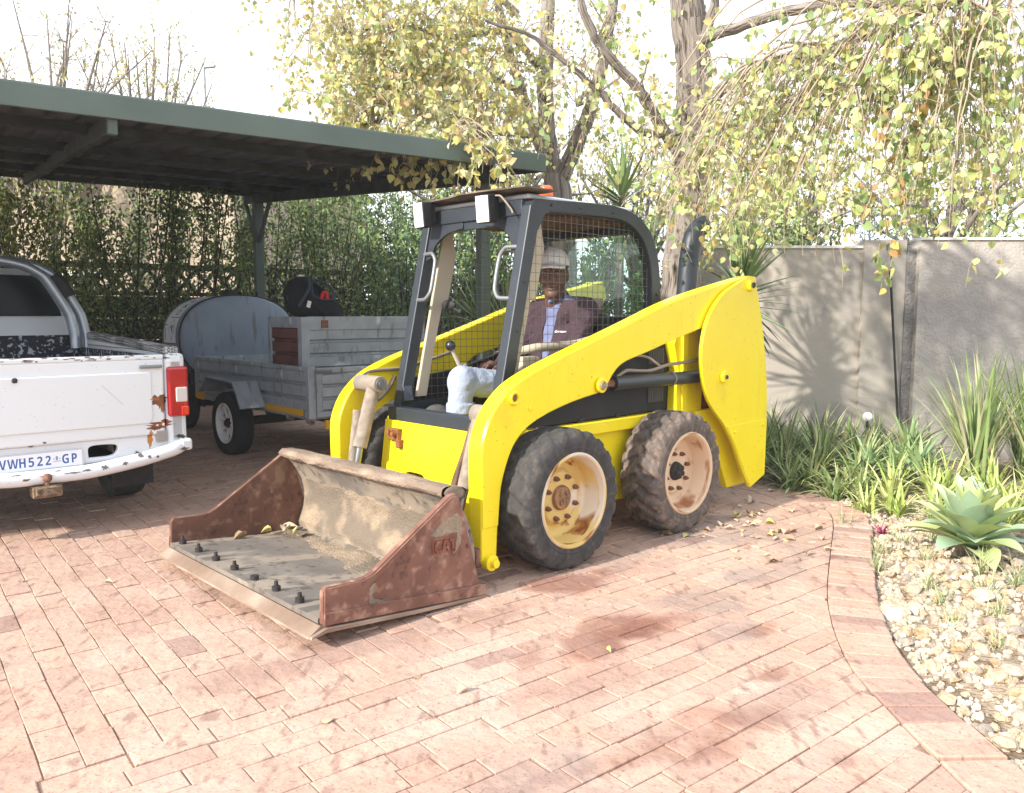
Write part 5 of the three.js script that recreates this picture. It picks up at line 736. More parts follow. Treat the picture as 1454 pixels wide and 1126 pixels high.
function weepingTree(name, label, limbs, regions, group) {
  const base = limbs[0].pts[0]; const t = thing(name, label, 'tree', [base.x, 0, base.z], 0, group), off = V(-base.x, 0, -base.z);
  const wood = [], twigs = [], leaves = [], nodes = [];
  limbs.forEach((l, i) => { const n = l.pts.length * 6, p = smooth(l.pts, n).map(v => v.clone().add(V(rg() * 0.012, rg() * 0.012, rg() * 0.012)).add(off)); const r = p.map((_, k) => mix(l.r0, l.r1, (k / n) ** 0.9) * (1 + rg() * 0.06)); if (i === 0) { r[0] *= 1.35; r[1] *= 1.2; } wood.push(taper(p, r, l.r0 > 0.08 ? 16 : 8)); p.forEach((v, k) => { if (k > n * (i === 0 ? 0.6 : 0.15)) nodes.push([v, r[k]]); }); });
  for (const R of regions) for (let k = 0; k < R.n; k++) {
    const B = at(rr(...R.u), rr(...R.v), rr(...R.d)).add(off);
    let A = null, best = 1e9; for (const [v, r] of nodes) { const q = v.distanceTo(B) + (v.y < B.y - 0.5 ? 0.2 : 0) + rnd() * 0.25; if (q < best) { best = q; A = v; } }
    const mid = A.clone().lerp(B, 0.5).add(V(rg() * 0.12, 0.1 + 0.12 * best + rg() * 0.1, rg() * 0.12)), sub = smooth([A, mid, B], 10); { let wx = 0, wy = 0, wz = 0; sub.forEach((v, i) => { if (i) { wx = wx * 0.8 + rg() * 0.035; wy = wy * 0.8 + rg() * 0.035; wz = wz * 0.8 + rg() * 0.035; v.add(V(wx, wy, wz)); } }); }
    const r0 = Math.min(0.016, 0.004 + best * 0.006); twigs.push(taper(sub, sub.map((_, i) => mix(r0, 0.0028, i / 10)), 4));
    for (let j = 0; j < R.tw; j++) {
      const s = sub[Math.floor(rr(3, 10.99))], dir = V(rg(), rr(-0.5, 0.4), rg()).normalize().add(B.clone().sub(A).normalize().multiplyScalar(0.5)).normalize(), len = rr(R.len[0], R.len[1]), m = 6, pts = [s.clone()]; let p = s.clone();
      for (let q = 0; q < m; q++) { dir.y -= R.droop * 0.32; dir.x += rg() * 0.16; dir.z += rg() * 0.16; dir.normalize(); p = p.clone().addScaledVector(dir, len / m); pts.push(p); }
      twigs.push(taper(pts, pts.map((_, i) => mix(0.0028, 0.0012, i / m)), 3));
      const nl = Math.round(len / R.gap); for (let q = 0; q < nl; q++) { if (rnd() > R.keep) continue; const f = rr(0.15, 1) * m, i = Math.min(m - 1, Math.floor(f)), lp = pts[i].clone().lerp(pts[i + 1], f - i); const d = V(rg(), rr(-1.3, 0.1), rg()); const sz = R.size * rr(0.65, 1.2); leaves.push({ m: leafM(lp.addScaledVector(d.clone().normalize(), 0.015), d, sz), c: jit(pick(R.pal)), key: sz / Math.max(2, -(lp.z - off.z)) }); }
    }
  }
  obj('trunk', wood, M.bark, t); const tw = stuff(obj('twigs', twigs, M.twig, t));
  leaves.sort((a, b) => b.key - a.key);
  let solo = 0; const few = [];
  if (regions.some(r => r.solo)) { const mats = {}; for (const l of leaves.splice(0, 280)) { const k = Math.floor(rnd() * 10); mats[k] = mats[k] || (() => { const m = M.leaf.clone(); m.color = l.c.clone(); return m; })(); const o = new THREE.Mesh(rnd() < 0.5 ? LEAF : LEAF2, mats[k]); o.name = 'leaf'; o.applyMatrix4(l.m); t.add(o); } }
  instanced('crown', LEAF, M.leaf, leaves, t);
  return leaves.length;
}
const L_ = (pts, r0, r1) => ({ pts: pts.map(p => p.isVector3 ? p : at(...p)), r0, r1 });
weepingTree('weeping_tree', 'tall pale barked tree with yellowing crown drooping over the carport roof', [
  L_([V(0.62, -0.1, -9.4), [798, 380, 9.4], [795, 300, 9.4], [790, 250, 9.4]], 0.185, 0.15),
  L_([[792, 262, 9.4], [778, 200, 9.4], [774, 100, 9.4], [778, 0, 9.4], [776, -140, 9.5]], 0.11, 0.07),
  L_([[792, 262, 9.4], [825, 190, 9.2], [848, 120, 9.0], [862, 50, 9], [885, -80, 9]], 0.1, 0.05),
  L_([[790, 262, 9.4], [760, 190, 9.4], [738, 120, 9.3], [715, 40, 9.2], [690, -80, 9.2]], 0.075, 0.04),
  L_([[776, 110, 9.4], [720, 48, 8.9], [640, 52, 8.4], [560, 36, 8.0], [480, 50, 7.8]], 0.045, 0.012),
  L_([[738, 130, 9.3], [690, 110, 8.8], [620, 130, 8.2], [540, 170, 7.8], [470, 190, 7.6]], 0.038, 0.01),
  L_([[735, 20, 9.3], [640, -60, 9], [520, -70, 8.6], [420, -20, 8.4]], 0.04, 0.012),
  L_([[762, 195, 9.4], [720, 190, 8.4], [665, 195, 7.2], [620, 212, 6.4]], 0.03, 0.008),
  L_([[850, 110, 9.0], [820, 150, 8.6], [880, 110, 8.4]], 0.03, 0.01),
], [
  { u: [430, 760], v: [-50, 205], d: [7.2, 9.2], n: 90, tw: 9, len: [0.25, 0.8], droop: 0.7, gap: 0.036, keep: 0.55, size: 0.052, pal: AUT },
  { u: [470, 700], v: [30, 190], d: [7.2, 8.4], n: 46, tw: 9, len: [0.25, 0.8], droop: 0.7, gap: 0.034, keep: 0.6, size: 0.055, pal: AUT },
  { u: [345, 450], v: [0, 150], d: [7.6, 9], n: 9, tw: 5, len: [0.3, 0.7], droop: 0.3, gap: 0.07, keep: 0.5, size: 0.05, pal: AUT },
  { u: [560, 760], v: [196, 244], d: [5.95, 6.4], n: 16, tw: 5, len: [0.15, 0.4], droop: 1, gap: 0.035, keep: 0.7, size: 0.06, pal: AUT },
  { u: [690, 890], v: [-40, 230], d: [8.2, 9.3], n: 34, tw: 8, len: [0.3, 0.9], droop: 0.6, gap: 0.06, keep: 0.3, size: 0.05, pal: AUT },
]);
weepingTree('weeping_tree', 'stout rough trunked tree behind the loader with long weeping leafy branches', [
  L_([V(1.56, -0.1, -7.35), [968, 420, 7.35], [974, 330, 7.35], [985, 200, 7.3], [985, 100, 7.2], [975, 0, 7.1], [960, -170, 7.0]], 0.2, 0.13),
  L_([[975, 235, 7.3], [928, 162, 7.1], [905, 125, 7], [860, 75, 6.9], [830, 20, 6.8], [812, -60, 6.8]], 0.06, 0.028),
  L_([[962, 190, 7.2], [908, 185, 7.1], [845, 125, 7.0], [800, 85, 6.95], [755, 52, 6.9], [690, 30, 6.8]], 0.042, 0.012),
  L_([[990, 150, 7.2], [1060, 105, 6.6], [1130, 78, 6.2], [1200, 62, 5.8], [1290, 25, 5.4], [1390, -20, 5.0]], 0.06, 0.018),
  L_([[985, 60, 7.1], [1100, 22, 6.3], [1200, 4, 5.6], [1330, 5, 5], [1470, -40, 4.6]], 0.05, 0.018),
  L_([[992, 195, 7.25], [1080, 160, 6.6], [1180, 130, 6.2], [1310, 90, 5.6]], 0.045, 0.01),
  L_([[978, -40, 7], [1150, -130, 5.8], [1340, -150, 4.8]], 0.05, 0.02),
  L_([[985, 120, 7.25], [1005, 40, 7.0], [1030, -60, 6.8]], 0.06, 0.03),
], [
  { u: [930, 1230], v: [60, 280], d: [5.0, 6.0], n: 44, tw: 9, len: [0.25, 0.8], droop: 0.9, gap: 0.06, keep: 0.5, size: 0.05, pal: AUTG },
  { u: [930, 1150], v: [200, 330], d: [5.2, 6.1], n: 22, tw: 7, len: [0.15, 0.5], droop: 1, gap: 0.045, keep: 0.65, size: 0.052, pal: AUTG },
  { u: [1180, 1480], v: [-40, 270], d: [4.5, 5.6], n: 32, tw: 8, len: [0.25, 0.8], droop: 1, gap: 0.065, keep: 0.5, size: 0.058, pal: AUTG, solo: 1 },
  { u: [1300, 1480], v: [60, 320], d: [4.4, 5.2], n: 24, tw: 7, len: [0.2, 0.6], droop: 1.1, gap: 0.06, keep: 0.6, size: 0.056, pal: AUTG },
  { u: [1230, 1320], v: [230, 330], d: [4.9, 5.3], n: 9, tw: 7, len: [0.15, 0.35], droop: 1.2, gap: 0.035, keep: 0.8, size: 0.062, pal: [[0.16, 0.24, 0.07], [0.24, 0.32, 0.09], [0.5, 0.4, 0.1], [0.6, 0.36, 0.14]] },
  { u: [925, 1070], v: [90, 320], d: [6.2, 6.95], n: 20, tw: 8, len: [0.2, 0.6], droop: 1, gap: 0.05, keep: 0.55, size: 0.054, pal: AUT },
  { u: [780, 990], v: [-50, 190], d: [6.5, 7.2], n: 20, tw: 6, len: [0.25, 0.7], droop: 0.8, gap: 0.08, keep: 0.5, size: 0.066, pal: AUTG },
]);
// shrubs: stems from the ground with small leaves round their upper parts
function shrub(name, label, x, d, h, spread, nst, nl, pal, size, group, low = 0.3) {
  const t = thing(name, label, 'shrub', [x, 0, -d], 0, group), st = [], leaves = [];
  for (let i = 0; i < nst; i++) {
    const a = rr(0, 6.28), r = spread * Math.sqrt(rnd()), top = V(Math.cos(a) * r, h * rr(0.6, 1.05), Math.sin(a) * r), b = V(Math.cos(a) * r * 0.25, -0.1, Math.sin(a) * r * 0.25);
    const p = smooth([b, b.clone().lerp(top, 0.4).add(V(rg() * 0.1, 0.1, rg() * 0.1)), b.clone().lerp(top, 0.75).add(V(rg() * 0.1, 0, rg() * 0.1)), top], 9); st.push(taper(p, p.map((_, k) => mix(0.014, 0.004, k / 9) * rr(0.8, 1.2)), 4));
    for (let k = 0; k < nl / nst; k++) { const f = Math.pow(rnd(), 0.7) * (1 - low) + low, q = f * 9, j = Math.min(8, Math.floor(q)), lp = p[j].clone().lerp(p[j + 1], q - j).add(V(rg(), rg() * 0.8, rg()).multiplyScalar(0.24)); leaves.push({ m: leafM(lp, V(rg(), rr(-0.8, 0.8), rg()), size * rr(0.6, 1.25)), c: jit(pick(pal), 0.25) }); }
  }
  obj('stem', st, M.stem, t); instanced('foliage', SLEAF, M.leafFar, leaves, t);
}
for (let i = 0; i < 11; i++) { const tt = -6.2 + i * 0.95, lt = i < 4; shrub('hedge_shrub', lt ? 'hedge shrub painted sunlit yellow green beside the pickup in front of the lattice wall' : 'dark green leggy hedge shrub in front of the lattice wall', -4.0 + 0.8 * tt + 0.42 + rg() * 0.35, 13.6 + 0.6 * tt - 0.56 + rg() * 0.25, rr(3.4, 4.5), 1.2, 20, 5400, lt ? HEDGE_SUN : HEDGE, 0.075, 'hedge behind the carport', 0.22); }
for (const [x, d, h] of [[-1.6, 12.2, 3.0], [-0.7, 11.6, 2.8], [0.1, 11.3, 2.6], [0.9, 11.4, 2.7], [1.7, 11.8, 2.9], [-2.3, 14.8, 3.4]]) shrub('garden_shrub', 'green bush growing behind the loader cab', x, d, h, 0.85, 14, 3000, [[0.1, 0.17, 0.06], [0.14, 0.22, 0.07], [0.2, 0.27, 0.09], [0.08, 0.14, 0.08]], 0.09, 'bushes behind the loader', 0.1);
for (const [x, d, h, p] of [[3.1, 9.6, 2.5, 0], [4.4, 9.9, 2.55, 1], [5.6, 9.4, 2.6, 0], [6.9, 9.6, 2.7, 0], [2.2, 10.2, 2.6, 0], [7.9, 9.8, 2.8, 0]]) shrub('wall_shrub', p ? 'blue green conifer like shrub showing above the wall' : 'green shrub showing above the garden wall', x, d, h, 0.8, 12, 2400, p ? [[0.1, 0.17, 0.16], [0.14, 0.22, 0.2]] : [[0.13, 0.2, 0.07], [0.2, 0.27, 0.09], [0.26, 0.3, 0.1]], p ? 0.05 : 0.075, p ? undefined : 'shrubs behind the garden wall', 0.4);
// far trees, thinly leaved
function thinTree(name, label, u, D, h, crownR, nb, nl, pal, size, group) {
  const b = at(u, 500, D); const t = thing(name, label, 'tree', [b.x, 0, b.z], 0, group), w = [], tw = [], leaves = [];
  const top = V(rg() * 0.4, h * 0.55, rg() * 0.4); w.push(taper(smooth([V(0, -0.1, 0), V(rg() * 0.2, h * 0.3, rg() * 0.2), top], 10), Array.from({ length: 11 }, (_, i) => mix(0.16, 0.09, i / 10)), 10));
  for (let i = 0; i < nb; i++) {
    const a = rr(0, 6.28), e = rr(0.2, 1.3), R = crownR * rr(0.6, 1.05), s = V(0, h * rr(0.3, 0.55), 0), end = V(Math.cos(a) * R * Math.cos(e), h * 0.5 + Math.sin(e) * h * 0.48, Math.sin(a) * R * Math.cos(e)), p = smooth([s, s.clone().lerp(end, 0.5).add(V(rg() * 0.3, 0.3, rg() * 0.3)), end], 9);
    w.push(taper(p, p.map((_, k) => mix(0.06, 0.012, k / 9)), 5));
    for (let j = 0; j < 12; j++) { const q = p[Math.floor(rr(3, 9.99))], dir = V(rg(), rr(0, 1), rg()).normalize(), len = rr(0.5, 1.3), pts = [q.clone()]; let c = q.clone(); for (let k = 0; k < 4; k++) { dir.add(V(rg() * 0.25, rg() * 0.2, rg() * 0.25)).normalize(); c = c.clone().addScaledVector(dir, len / 4); pts.push(c); } tw.push(taper(pts, [0.012, 0.01, 0.008, 0.006, 0.004], 3)); for (let k = 0; k < nl; k++) { const f = rr(0.5, 3.99), z = Math.floor(f); leaves.push({ m: leafM(pts[z].clone().lerp(pts[z + 1], f - z).add(V(rg(), rg(), rg()).multiplyScalar(0.08)), V(rg(), -rnd(), rg()), size * rr(0.6, 1.3)), c: jit(pick(pal)) }); } }
  }
  obj('trunk', w, M.bark, t); stuff(obj('twigs', tw, M.twig, t)); instanced('crown', SLEAF, M.leafFar, leaves, t);
}
thinTree('bare_tree', 'nearly bare pale tree beyond the carport roof', 90, 19, 8.8, 3.2, 26, 4, AUT, 0.09, 'thin trees beyond the carport');
thinTree('bare_tree', 'thin yellow leaved tree beyond the carport roof beside the street lamp', 225, 21, 8.6, 2.6, 22, 9, AUT, 0.09);
thinTree('bare_tree', 'small yellow tree at the far end beyond the carport roof', 12, 17, 6.6, 1.3, 12, 14, AUT, 0.09);
for (const [u, D, h, r, lb] of [[700, 15, 5.2, 2.2, 'pale green leafy tree behind the end of the carport roof'], [1120, 15, 4.4, 2.2, 'pale green leafy tree above the smooth wall with white coping'], [900, 17, 5.0, 2.4, 'pale green leafy tree far behind the loader cab'], [1330, 14, 4.6, 2.4, 'pale green leafy tree above the rough grey wall']]) thinTree('garden_tree', lb, u, D, h, r, 18, 16, [[0.3, 0.36, 0.14], [0.4, 0.42, 0.16], [0.5, 0.46, 0.16]], 0.1, undefined);

// strap leaves ------------------------------------------------------------
function bladeGeo(len, wid, bend, col, seg = 7, fold = 0.35, shape = 0.18) {   // grows along +y, arches towards +x
  const pos = [], uv = [], c = [], idx = []; let x = 0, y = 0, a = 0;
  for (let i = 0; i <= seg; i++) {
    const t = i / seg, w = wid * 0.5 * (t < shape ? mix(0.7, 1, t / shape) : Math.max(0.02, 1 - ((t - shape) / (1 - shape)) ** 1.6));
    const nx = -Math.cos(a), ny = Math.sin(a); // towards the inside of the arch
    for (const s of [-1, 0, 1]) { const lift = s ? fold * w : 0; pos.push(x + nx * lift, y + ny * lift, s * w); uv.push(s * 0.5 + 0.5, t); c.push(col.r, col.g, col.b); }
    a += bend / seg * (0.4 + 1.2 * t); x += Math.sin(a) * len / seg; y += Math.cos(a) * len / seg;
  }
  for (let i = 0; i < seg; i++) for (const s of [0, 1]) { const p = i * 3 + s; idx.push(p, p + 1, p + 3, p + 1, p + 4, p + 3); }
  const g = new THREE.BufferGeometry(); g.setAttribute('position', new THREE.Float32BufferAttribute(pos, 3)); g.setAttribute('uv', new THREE.Float32BufferAttribute(uv, 2)); g.setAttribute('color', new THREE.Float32BufferAttribute(c, 3)); g.setIndex(idx); g.computeVertexNormals(); return g;
}
function rosette(n, len, wid, lean, bend, pal, o = {}) {    // list of blades round a centre
  const out = []; for (let i = 0; i < n; i++) { const t = i / n, l = len * rr(o.lmin ?? 0.7, 1.05), g = bladeGeo(l, wid * rr(0.8, 1.15), mix(bend[0], bend[1], t) * rr(0.7, 1.3), jit(pick(pal), 0.14), o.seg ?? 7, o.fold ?? 0.35, o.shape ?? 0.18); g.rotateZ(-mix(lean[0], lean[1], t) * rr(0.8, 1.2)); g.rotateY(i * 2.39996 + rr(-0.3, 0.3)); g.translate(rg() * (o.r ?? 0.02), (o.y0 ?? 0) + t * -(o.dy ?? 0), rg() * (o.r ?? 0.02)); out.push(g); } return out;
}
function clump(name, label, cat_, u, v, D, n, len, wid, lean, bend, pal, group, o) { const p = D < 0 ? V(u, 0, v) : at(u, v, D); const y = bedY(p.x, -p.z) - 0.01; const g = thing(name, label, cat_, [p.x, Math.max(y, -0.03), p.z], rr(0, 6), group); stuff; obj('leaves', rosette(n, len, wid, lean, bend, pal, o), M.blade, g); return g; }
const GRN = [[0.2, 0.28, 0.09], [0.27, 0.35, 0.11], [0.15, 0.22, 0.07], [0.36, 0.41, 0.15], [0.44, 0.42, 0.22]], LIME = [[0.34, 0.42, 0.1], [0.42, 0.48, 0.14], [0.28, 0.36, 0.09], [0.5, 0.5, 0.2]], SWORD = [[0.25, 0.34, 0.12], [0.32, 0.41, 0.15], [0.2, 0.29, 0.1], [0.42, 0.46, 0.22], [0.5, 0.46, 0.28]];
// tall sword leaved clumps at the right
for (const [x, d] of [[3.62, 6.2], [3.85, 6.55], [4.05, 6.1], [4.25, 6.6], [4.7, 6.7]]) clump('sword_plant', 'tall clump of upright sword shaped leaves against the rough wall', 'plant', x, -d, -1, 70, 1.15, 0.026, [0.03, 0.45], [0.1, 0.6], SWORD, 'sword leaved clumps', { r: 0.09, fold: 0.2 });
// strappy clumps along the wall behind the loader
for (const [x, d, l, n] of [[2.15, 6.95, 0.6, 40], [2.45, 7.1, 0.62, 44], [2.75, 7.05, 0.55, 40], [2.25, 6.55, 0.45, 34], [2.55, 6.6, 0.5, 36], [2.85, 6.5, 0.45, 36], [3.05, 6.9, 0.5, 36], [2.35, 7.35, 0.7, 40], [2.7, 6.25, 0.36, 30], [1.95, 7.2, 0.6, 36], [2.0, 6.75, 0.5, 36], [2.95, 6.15, 0.4, 30], [2.2, 6.25, 0.34, 40], [2.45, 6.0, 0.32, 40], [2.65, 6.85, 0.5, 44], [3.25, 7.1, 0.5, 40], [3.3, 6.6, 0.46, 40], [3.6, 7.2, 0.5, 36], [2.4, 6.35, 0.4, 40], [2.8, 7.35, 0.6, 40], [2.1, 7.35, 0.6, 36], [2.62, 5.95, 0.3, 40], [3.1, 6.35, 0.42, 40]]) clump('strap_plant', 'low clump of arching green strap leaves along the foot of the smooth wall', 'plant', x, -d, -1, n, l * 1.22, 0.024, [0.1, 0.9], [0.5, 1.7], GRN, 'strap leaved clumps by the smooth wall', { r: 0.07, fold: 0.2 });
clump('broad_leaf_plant', 'upright clump of broad green blades beside the globe lamp', 'plant', 3.0, -7.15, -1, 12, 0.55, 0.06, [0.02, 0.35], [0.05, 0.4], GRN, undefined, { r: 0.05 });
for (const [x, d, l] of [[2.75, 5.75, 0.42], [3.0, 5.55, 0.4], [3.2, 5.85, 0.45], [2.95, 5.15, 0.36], [3.35, 5.5, 0.4], [3.1, 4.95, 0.34], [3.45, 5.2, 0.42], [2.65, 5.45, 0.32], [2.85, 5.95, 0.4], [3.5, 5.8, 0.45], [3.65, 5.45, 0.4], [3.3, 5.2, 0.36], [3.55, 4.9, 0.36], [3.8, 5.7, 0.45], [2.8, 5.2, 0.3], [3.2, 4.7, 0.3], [3.7, 5.1, 0.4], [3.05, 5.75, 0.42], [2.5, 5.6, 0.26], [4.0, 5.3, 0.4], [4.3, 5.8, 0.42], [4.6, 5.2, 0.4], [4.9, 6.1, 0.45], [5.3, 5.6, 0.4], [4.2, 4.7, 0.34], [3.9, 4.3, 0.3]]) clump('lime_plant', 'bright lime green strappy clump growing between the rosette and the wall plants', 'plant', x, -d, -1, 26, l, 0.028, [0.1, 0.9], [0.3, 1.5], LIME, 'lime green clumps', { r: 0.06 });
// aloes
for (const [u, v, D, l, lab] of [[1290, 640, 6.85, 0.52, 'big grey green aloe with spreading pointed leaves by the dark wall strip'], [1305, 690, 6.15, 0.4, 'smaller pale aloe with curved leaves in front of the big aloe'], [1232, 690, 6.35, 0.34, 'small low aloe with narrow leaves among the strap plants']]) { const p = at(u, v, D), g = thing('aloe', lab, 'aloe', [p.x, bedY(p.x, D) + 0.02, p.z]); rosette(26, l, 0.055, [0.15, 1.25], [0.3, 0.9], [[0.26, 0.36, 0.16], [0.32, 0.42, 0.2], [0.2, 0.3, 0.14]], { fold: 0.6, r: 0.02, y0: 0.12, dy: 0.1, shape: 0.08 }).forEach(b => obj('leaf', [b], M.blade, g)); obj('stem', [rod(V(0, -0.1, 0), V(0, 0.14, 0), 0.035, 0.03, 8)], M.bark, g); }
{ // pale rosette on the gravel
  const g = thing('agave', 'large pale green soft leaved rosette plant standing on the gravel', 'agave', [2.56, bedY(2.56, 4.4) + 0.02, -4.4], 0.4);
  const n = 42; for (let i = 0; i < n; i++) { const t = i / n, c = jit(pick([[0.33, 0.45, 0.29], [0.38, 0.49, 0.31], [0.42, 0.51, 0.26], [0.47, 0.53, 0.22]]), 0.08), b = bladeGeo(mix(0.27, 0.36, Math.sin(Math.min(1, t * 1.6) * Math.PI / 2)) * rr(0.9, 1.1), mix(0.09, 0.165, Math.min(1, t * 2)), mix(-0.1, 0.75, t), c, 9, 0.4, 0.5); b.rotateZ(-mix(0.05, 1.3, t)); b.rotateY(i * 2.39996 + rr(-0.1, 0.1)); b.translate(0, 0.15 - t * 0.13, 0); obj('leaf', [b], M.blade, g); }
  obj('stem', [rod(V(0, -0.1, 0), V(0, 0.14, 0), 0.04, 0.03, 10)], M.bark, g);
}
{ const g = thing('bromeliad', 'tiny plant with dark pink leaves at the edge of the gravel', 'plant', [2.34, bedY(2.34, 5.0) + 0.01, -5.0]); obj('leaves', rosette(14, 0.09, 0.022, [0.2, 1.1], [0.1, 0.6], [[0.4, 0.06, 0.13], [0.3, 0.05, 0.12]], {}), M.blade, g); }
for (const [x, d, l] of [[2.1, 3.95, 0.17], [2.3, 3.8, 0.2], [2.15, 4.6, 0.16], [2.55, 3.6, 0.22], [1.98, 3.5, 0.1], [2.35, 3.35, 0.2], [2.75, 3.85, 0.25], [2.6, 4.85, 0.22], [2.2, 5.2, 0.2], [2.45, 4.1, 0.2], [2.0, 4.3, 0.14], [2.3, 4.35, 0.16], [2.05, 3.75, 0.14], [2.5, 3.9, 0.2], [2.7, 3.4, 0.2], [2.35, 4.75, 0.18], [2.75, 4.9, 0.2], [2.2, 3.55, 0.16], [2.85, 4.2, 0.22], [2.0, 3.2, 0.12]]) clump('grass_tuft', 'thin dry grass tuft sprouting from the gravel', 'grass tuft', x, -d, -1, 34, l, 0.006, [0.1, 1.1], [0.3, 1.4], [[0.3, 0.34, 0.16], [0.46, 0.44, 0.24], [0.24, 0.3, 0.12]], 'grass tufts on the gravel', { r: 0.05, fold: 0.2 });
// yuccas
function yucca(label, x, d, h, l, n, pal) { const g = thing('yucca', label, 'yucca', [x, 0, -d], rr(0, 6)); obj('stem', [taper(smooth([V(0, -0.1, 0), V(0.02, h * 0.5, 0.01), V(0, h, 0)], 8), Array(9).fill(0.045), 8)], M.bark, g); obj('leaves', rosette(n, l, 0.042, [0.02, 2.5], [0.0, 0.25], pal, { y0: h + 0.08, dy: 0.34, r: 0.015, fold: 0.25, shape: 0.3 }), M.blade, g); }
const YU = [[0.12, 0.2, 0.07], [0.17, 0.26, 0.09], [0.24, 0.32, 0.12]];
yucca('yucca with stiff pointed leaves behind the loader tail, shading the wall', 1.9, 6.72, 1.62, 0.6, 90, YU);
yucca('yucca head rising behind the cab roof', 1.15, 8.6, 2.62, 0.55, 70, YU);
yucca('dark yucca seen through the cab mesh near the far arm', -0.4, 9.6, 1.35, 0.75, 80, HEDGE);
yucca('dark yucca seen through the cab mesh beside the carport post', -0.05, 8.9, 1.15, 0.7, 80, HEDGE);
yucca('leafy yucca seen through the rear cab window', 0.85, 8.9, 1.3, 0.75, 80, YU);
for (const [x, d] of [[-1.95, 11.0], [-2.3, 11.2]]) clump('strap_plant', 'small bright strap leaved plant behind the galvanised crate', 'plant', x, -d, -1, 14, 1.15, 0.035, [0.02, 0.3], [0.1, 0.4], GRN, 'strap plants behind the crate', { r: 0.06 });
// ---------------------------------------------------------------- stones, gravel and fallen leaves
{
  const var_ = []; for (let k = 0; k < 6; k++) { const g0 = new THREE.IcosahedronGeometry(1, 1), p = g0.attributes.position, sx = rr(0.8, 1.2), sy = rr(0.5, 0.75), sz = rr(0.65, 1); for (let i = 0; i < p.count; i++) { const v = V(p.getX(i), p.getY(i), p.getZ(i)), n = 0.66 + 0.68 * vn(v.x * 1.7 + k * 9 + 40, v.y * 1.9 + v.z * 2.3 + 40, 4096); v.multiplyScalar(n); p.setXYZ(i, v.x * sx, v.y * sy, v.z * sz); } g0.deleteAttribute('normal'); g0.deleteAttribute('uv'); const g = mergeVertices(g0, 1e-4); g.computeVertexNormals(); const fg = g.toNonIndexed(); fg.computeVertexNormals(); const uvv = []; const q = fg.attributes.position; for (let i = 0; i < q.count; i++) uvv.push(q.getX(i) * 0.5, q.getZ(i) * 0.5 + q.getY(i) * 0.3); fg.setAttribute('uv', new THREE.Float32BufferAttribute(uvv, 2)); var_.push(fg); }
  const stoneMap = tex(256, (u, v) => { const a = fbm(u * 6, v * 6, 6, 5), b = fbm(u * 3 + 7, v * 3, 3, 4); return mix3(mix3([0.78, 0.76, 0.73], [1, 1, 1], a), [0.86, 0.66, 0.45], sstep(0.55, 0.75, b) * 0.6); });
  const mats = [[0.58, 0.47, 0.34], [0.64, 0.55, 0.43], [0.52, 0.41, 0.28], [0.50, 0.42, 0.33], [0.60, 0.47, 0.31], [0.40, 0.34, 0.29]].map(c => S({ color: lin(...c), map: stoneMap, roughness: 0.85, bumpMap: grain, bumpScale: 0.006 }));
  const inBed = (x, d) => edgeSide(x, d).d > 0.27; let n = 0, guard = 0; const placed = [];
  while (n < 285 && guard++ < 20000) { const d = rr(2.3, 5.3), x = rr(1.5, 3.4); if (!inBed(x, d) || x / d > 0.7) continue; if (d > 4.0 && rnd() < 0.35) continue; const s = rr(0.014, 0.042) * (rnd() < 0.15 ? 1.5 : 1); if (placed.some(p => Math.hypot(p[0] - x, p[1] - d) < (p[2] + s) * 0.72)) continue; placed.push([x, d, s]);
    const o = new THREE.Mesh(pick(var_), pick(mats)); o.name = numbered('stone'); o.position.set(x, bedY(x, d) + s * 0.3, -d); o.rotation.set(rr(-0.35, 0.35), rr(0, 6.28), rr(-0.35, 0.35)); o.scale.setScalar(s); scene.add(o); tag(o, 'cream and tan garden stone lying along the brick border', 'stone', 'garden stones'); n++; }
  const gl = []; for (let i = 0; i < 9000; i++) { const d = rr(2.2, 6), x = rr(1.45, 4); const e = edgeSide(x, d).d; if (e < 0.24 || rnd() < sstep(1.0, 1.9, e)) continue; const s = rr(0.005, 0.018); gl.push({ m: new THREE.Matrix4().compose(V(x, bedY(x, d) + s * 0.2, -d), new THREE.Quaternion().setFromEuler(new THREE.Euler(rr(0, 6), rr(0, 6), rr(0, 6))), V(s, s, s)), c: jit(pick([[0.52, 0.43, 0.32], [0.46, 0.37, 0.26], [0.38, 0.31, 0.24], [0.57, 0.49, 0.39]])) }); }
  const im = instanced('gravel', var_[0], S({ roughness: 0.9 }), gl, scene); tag(im, 'fine cream gravel between the stones', 'gravel');
}
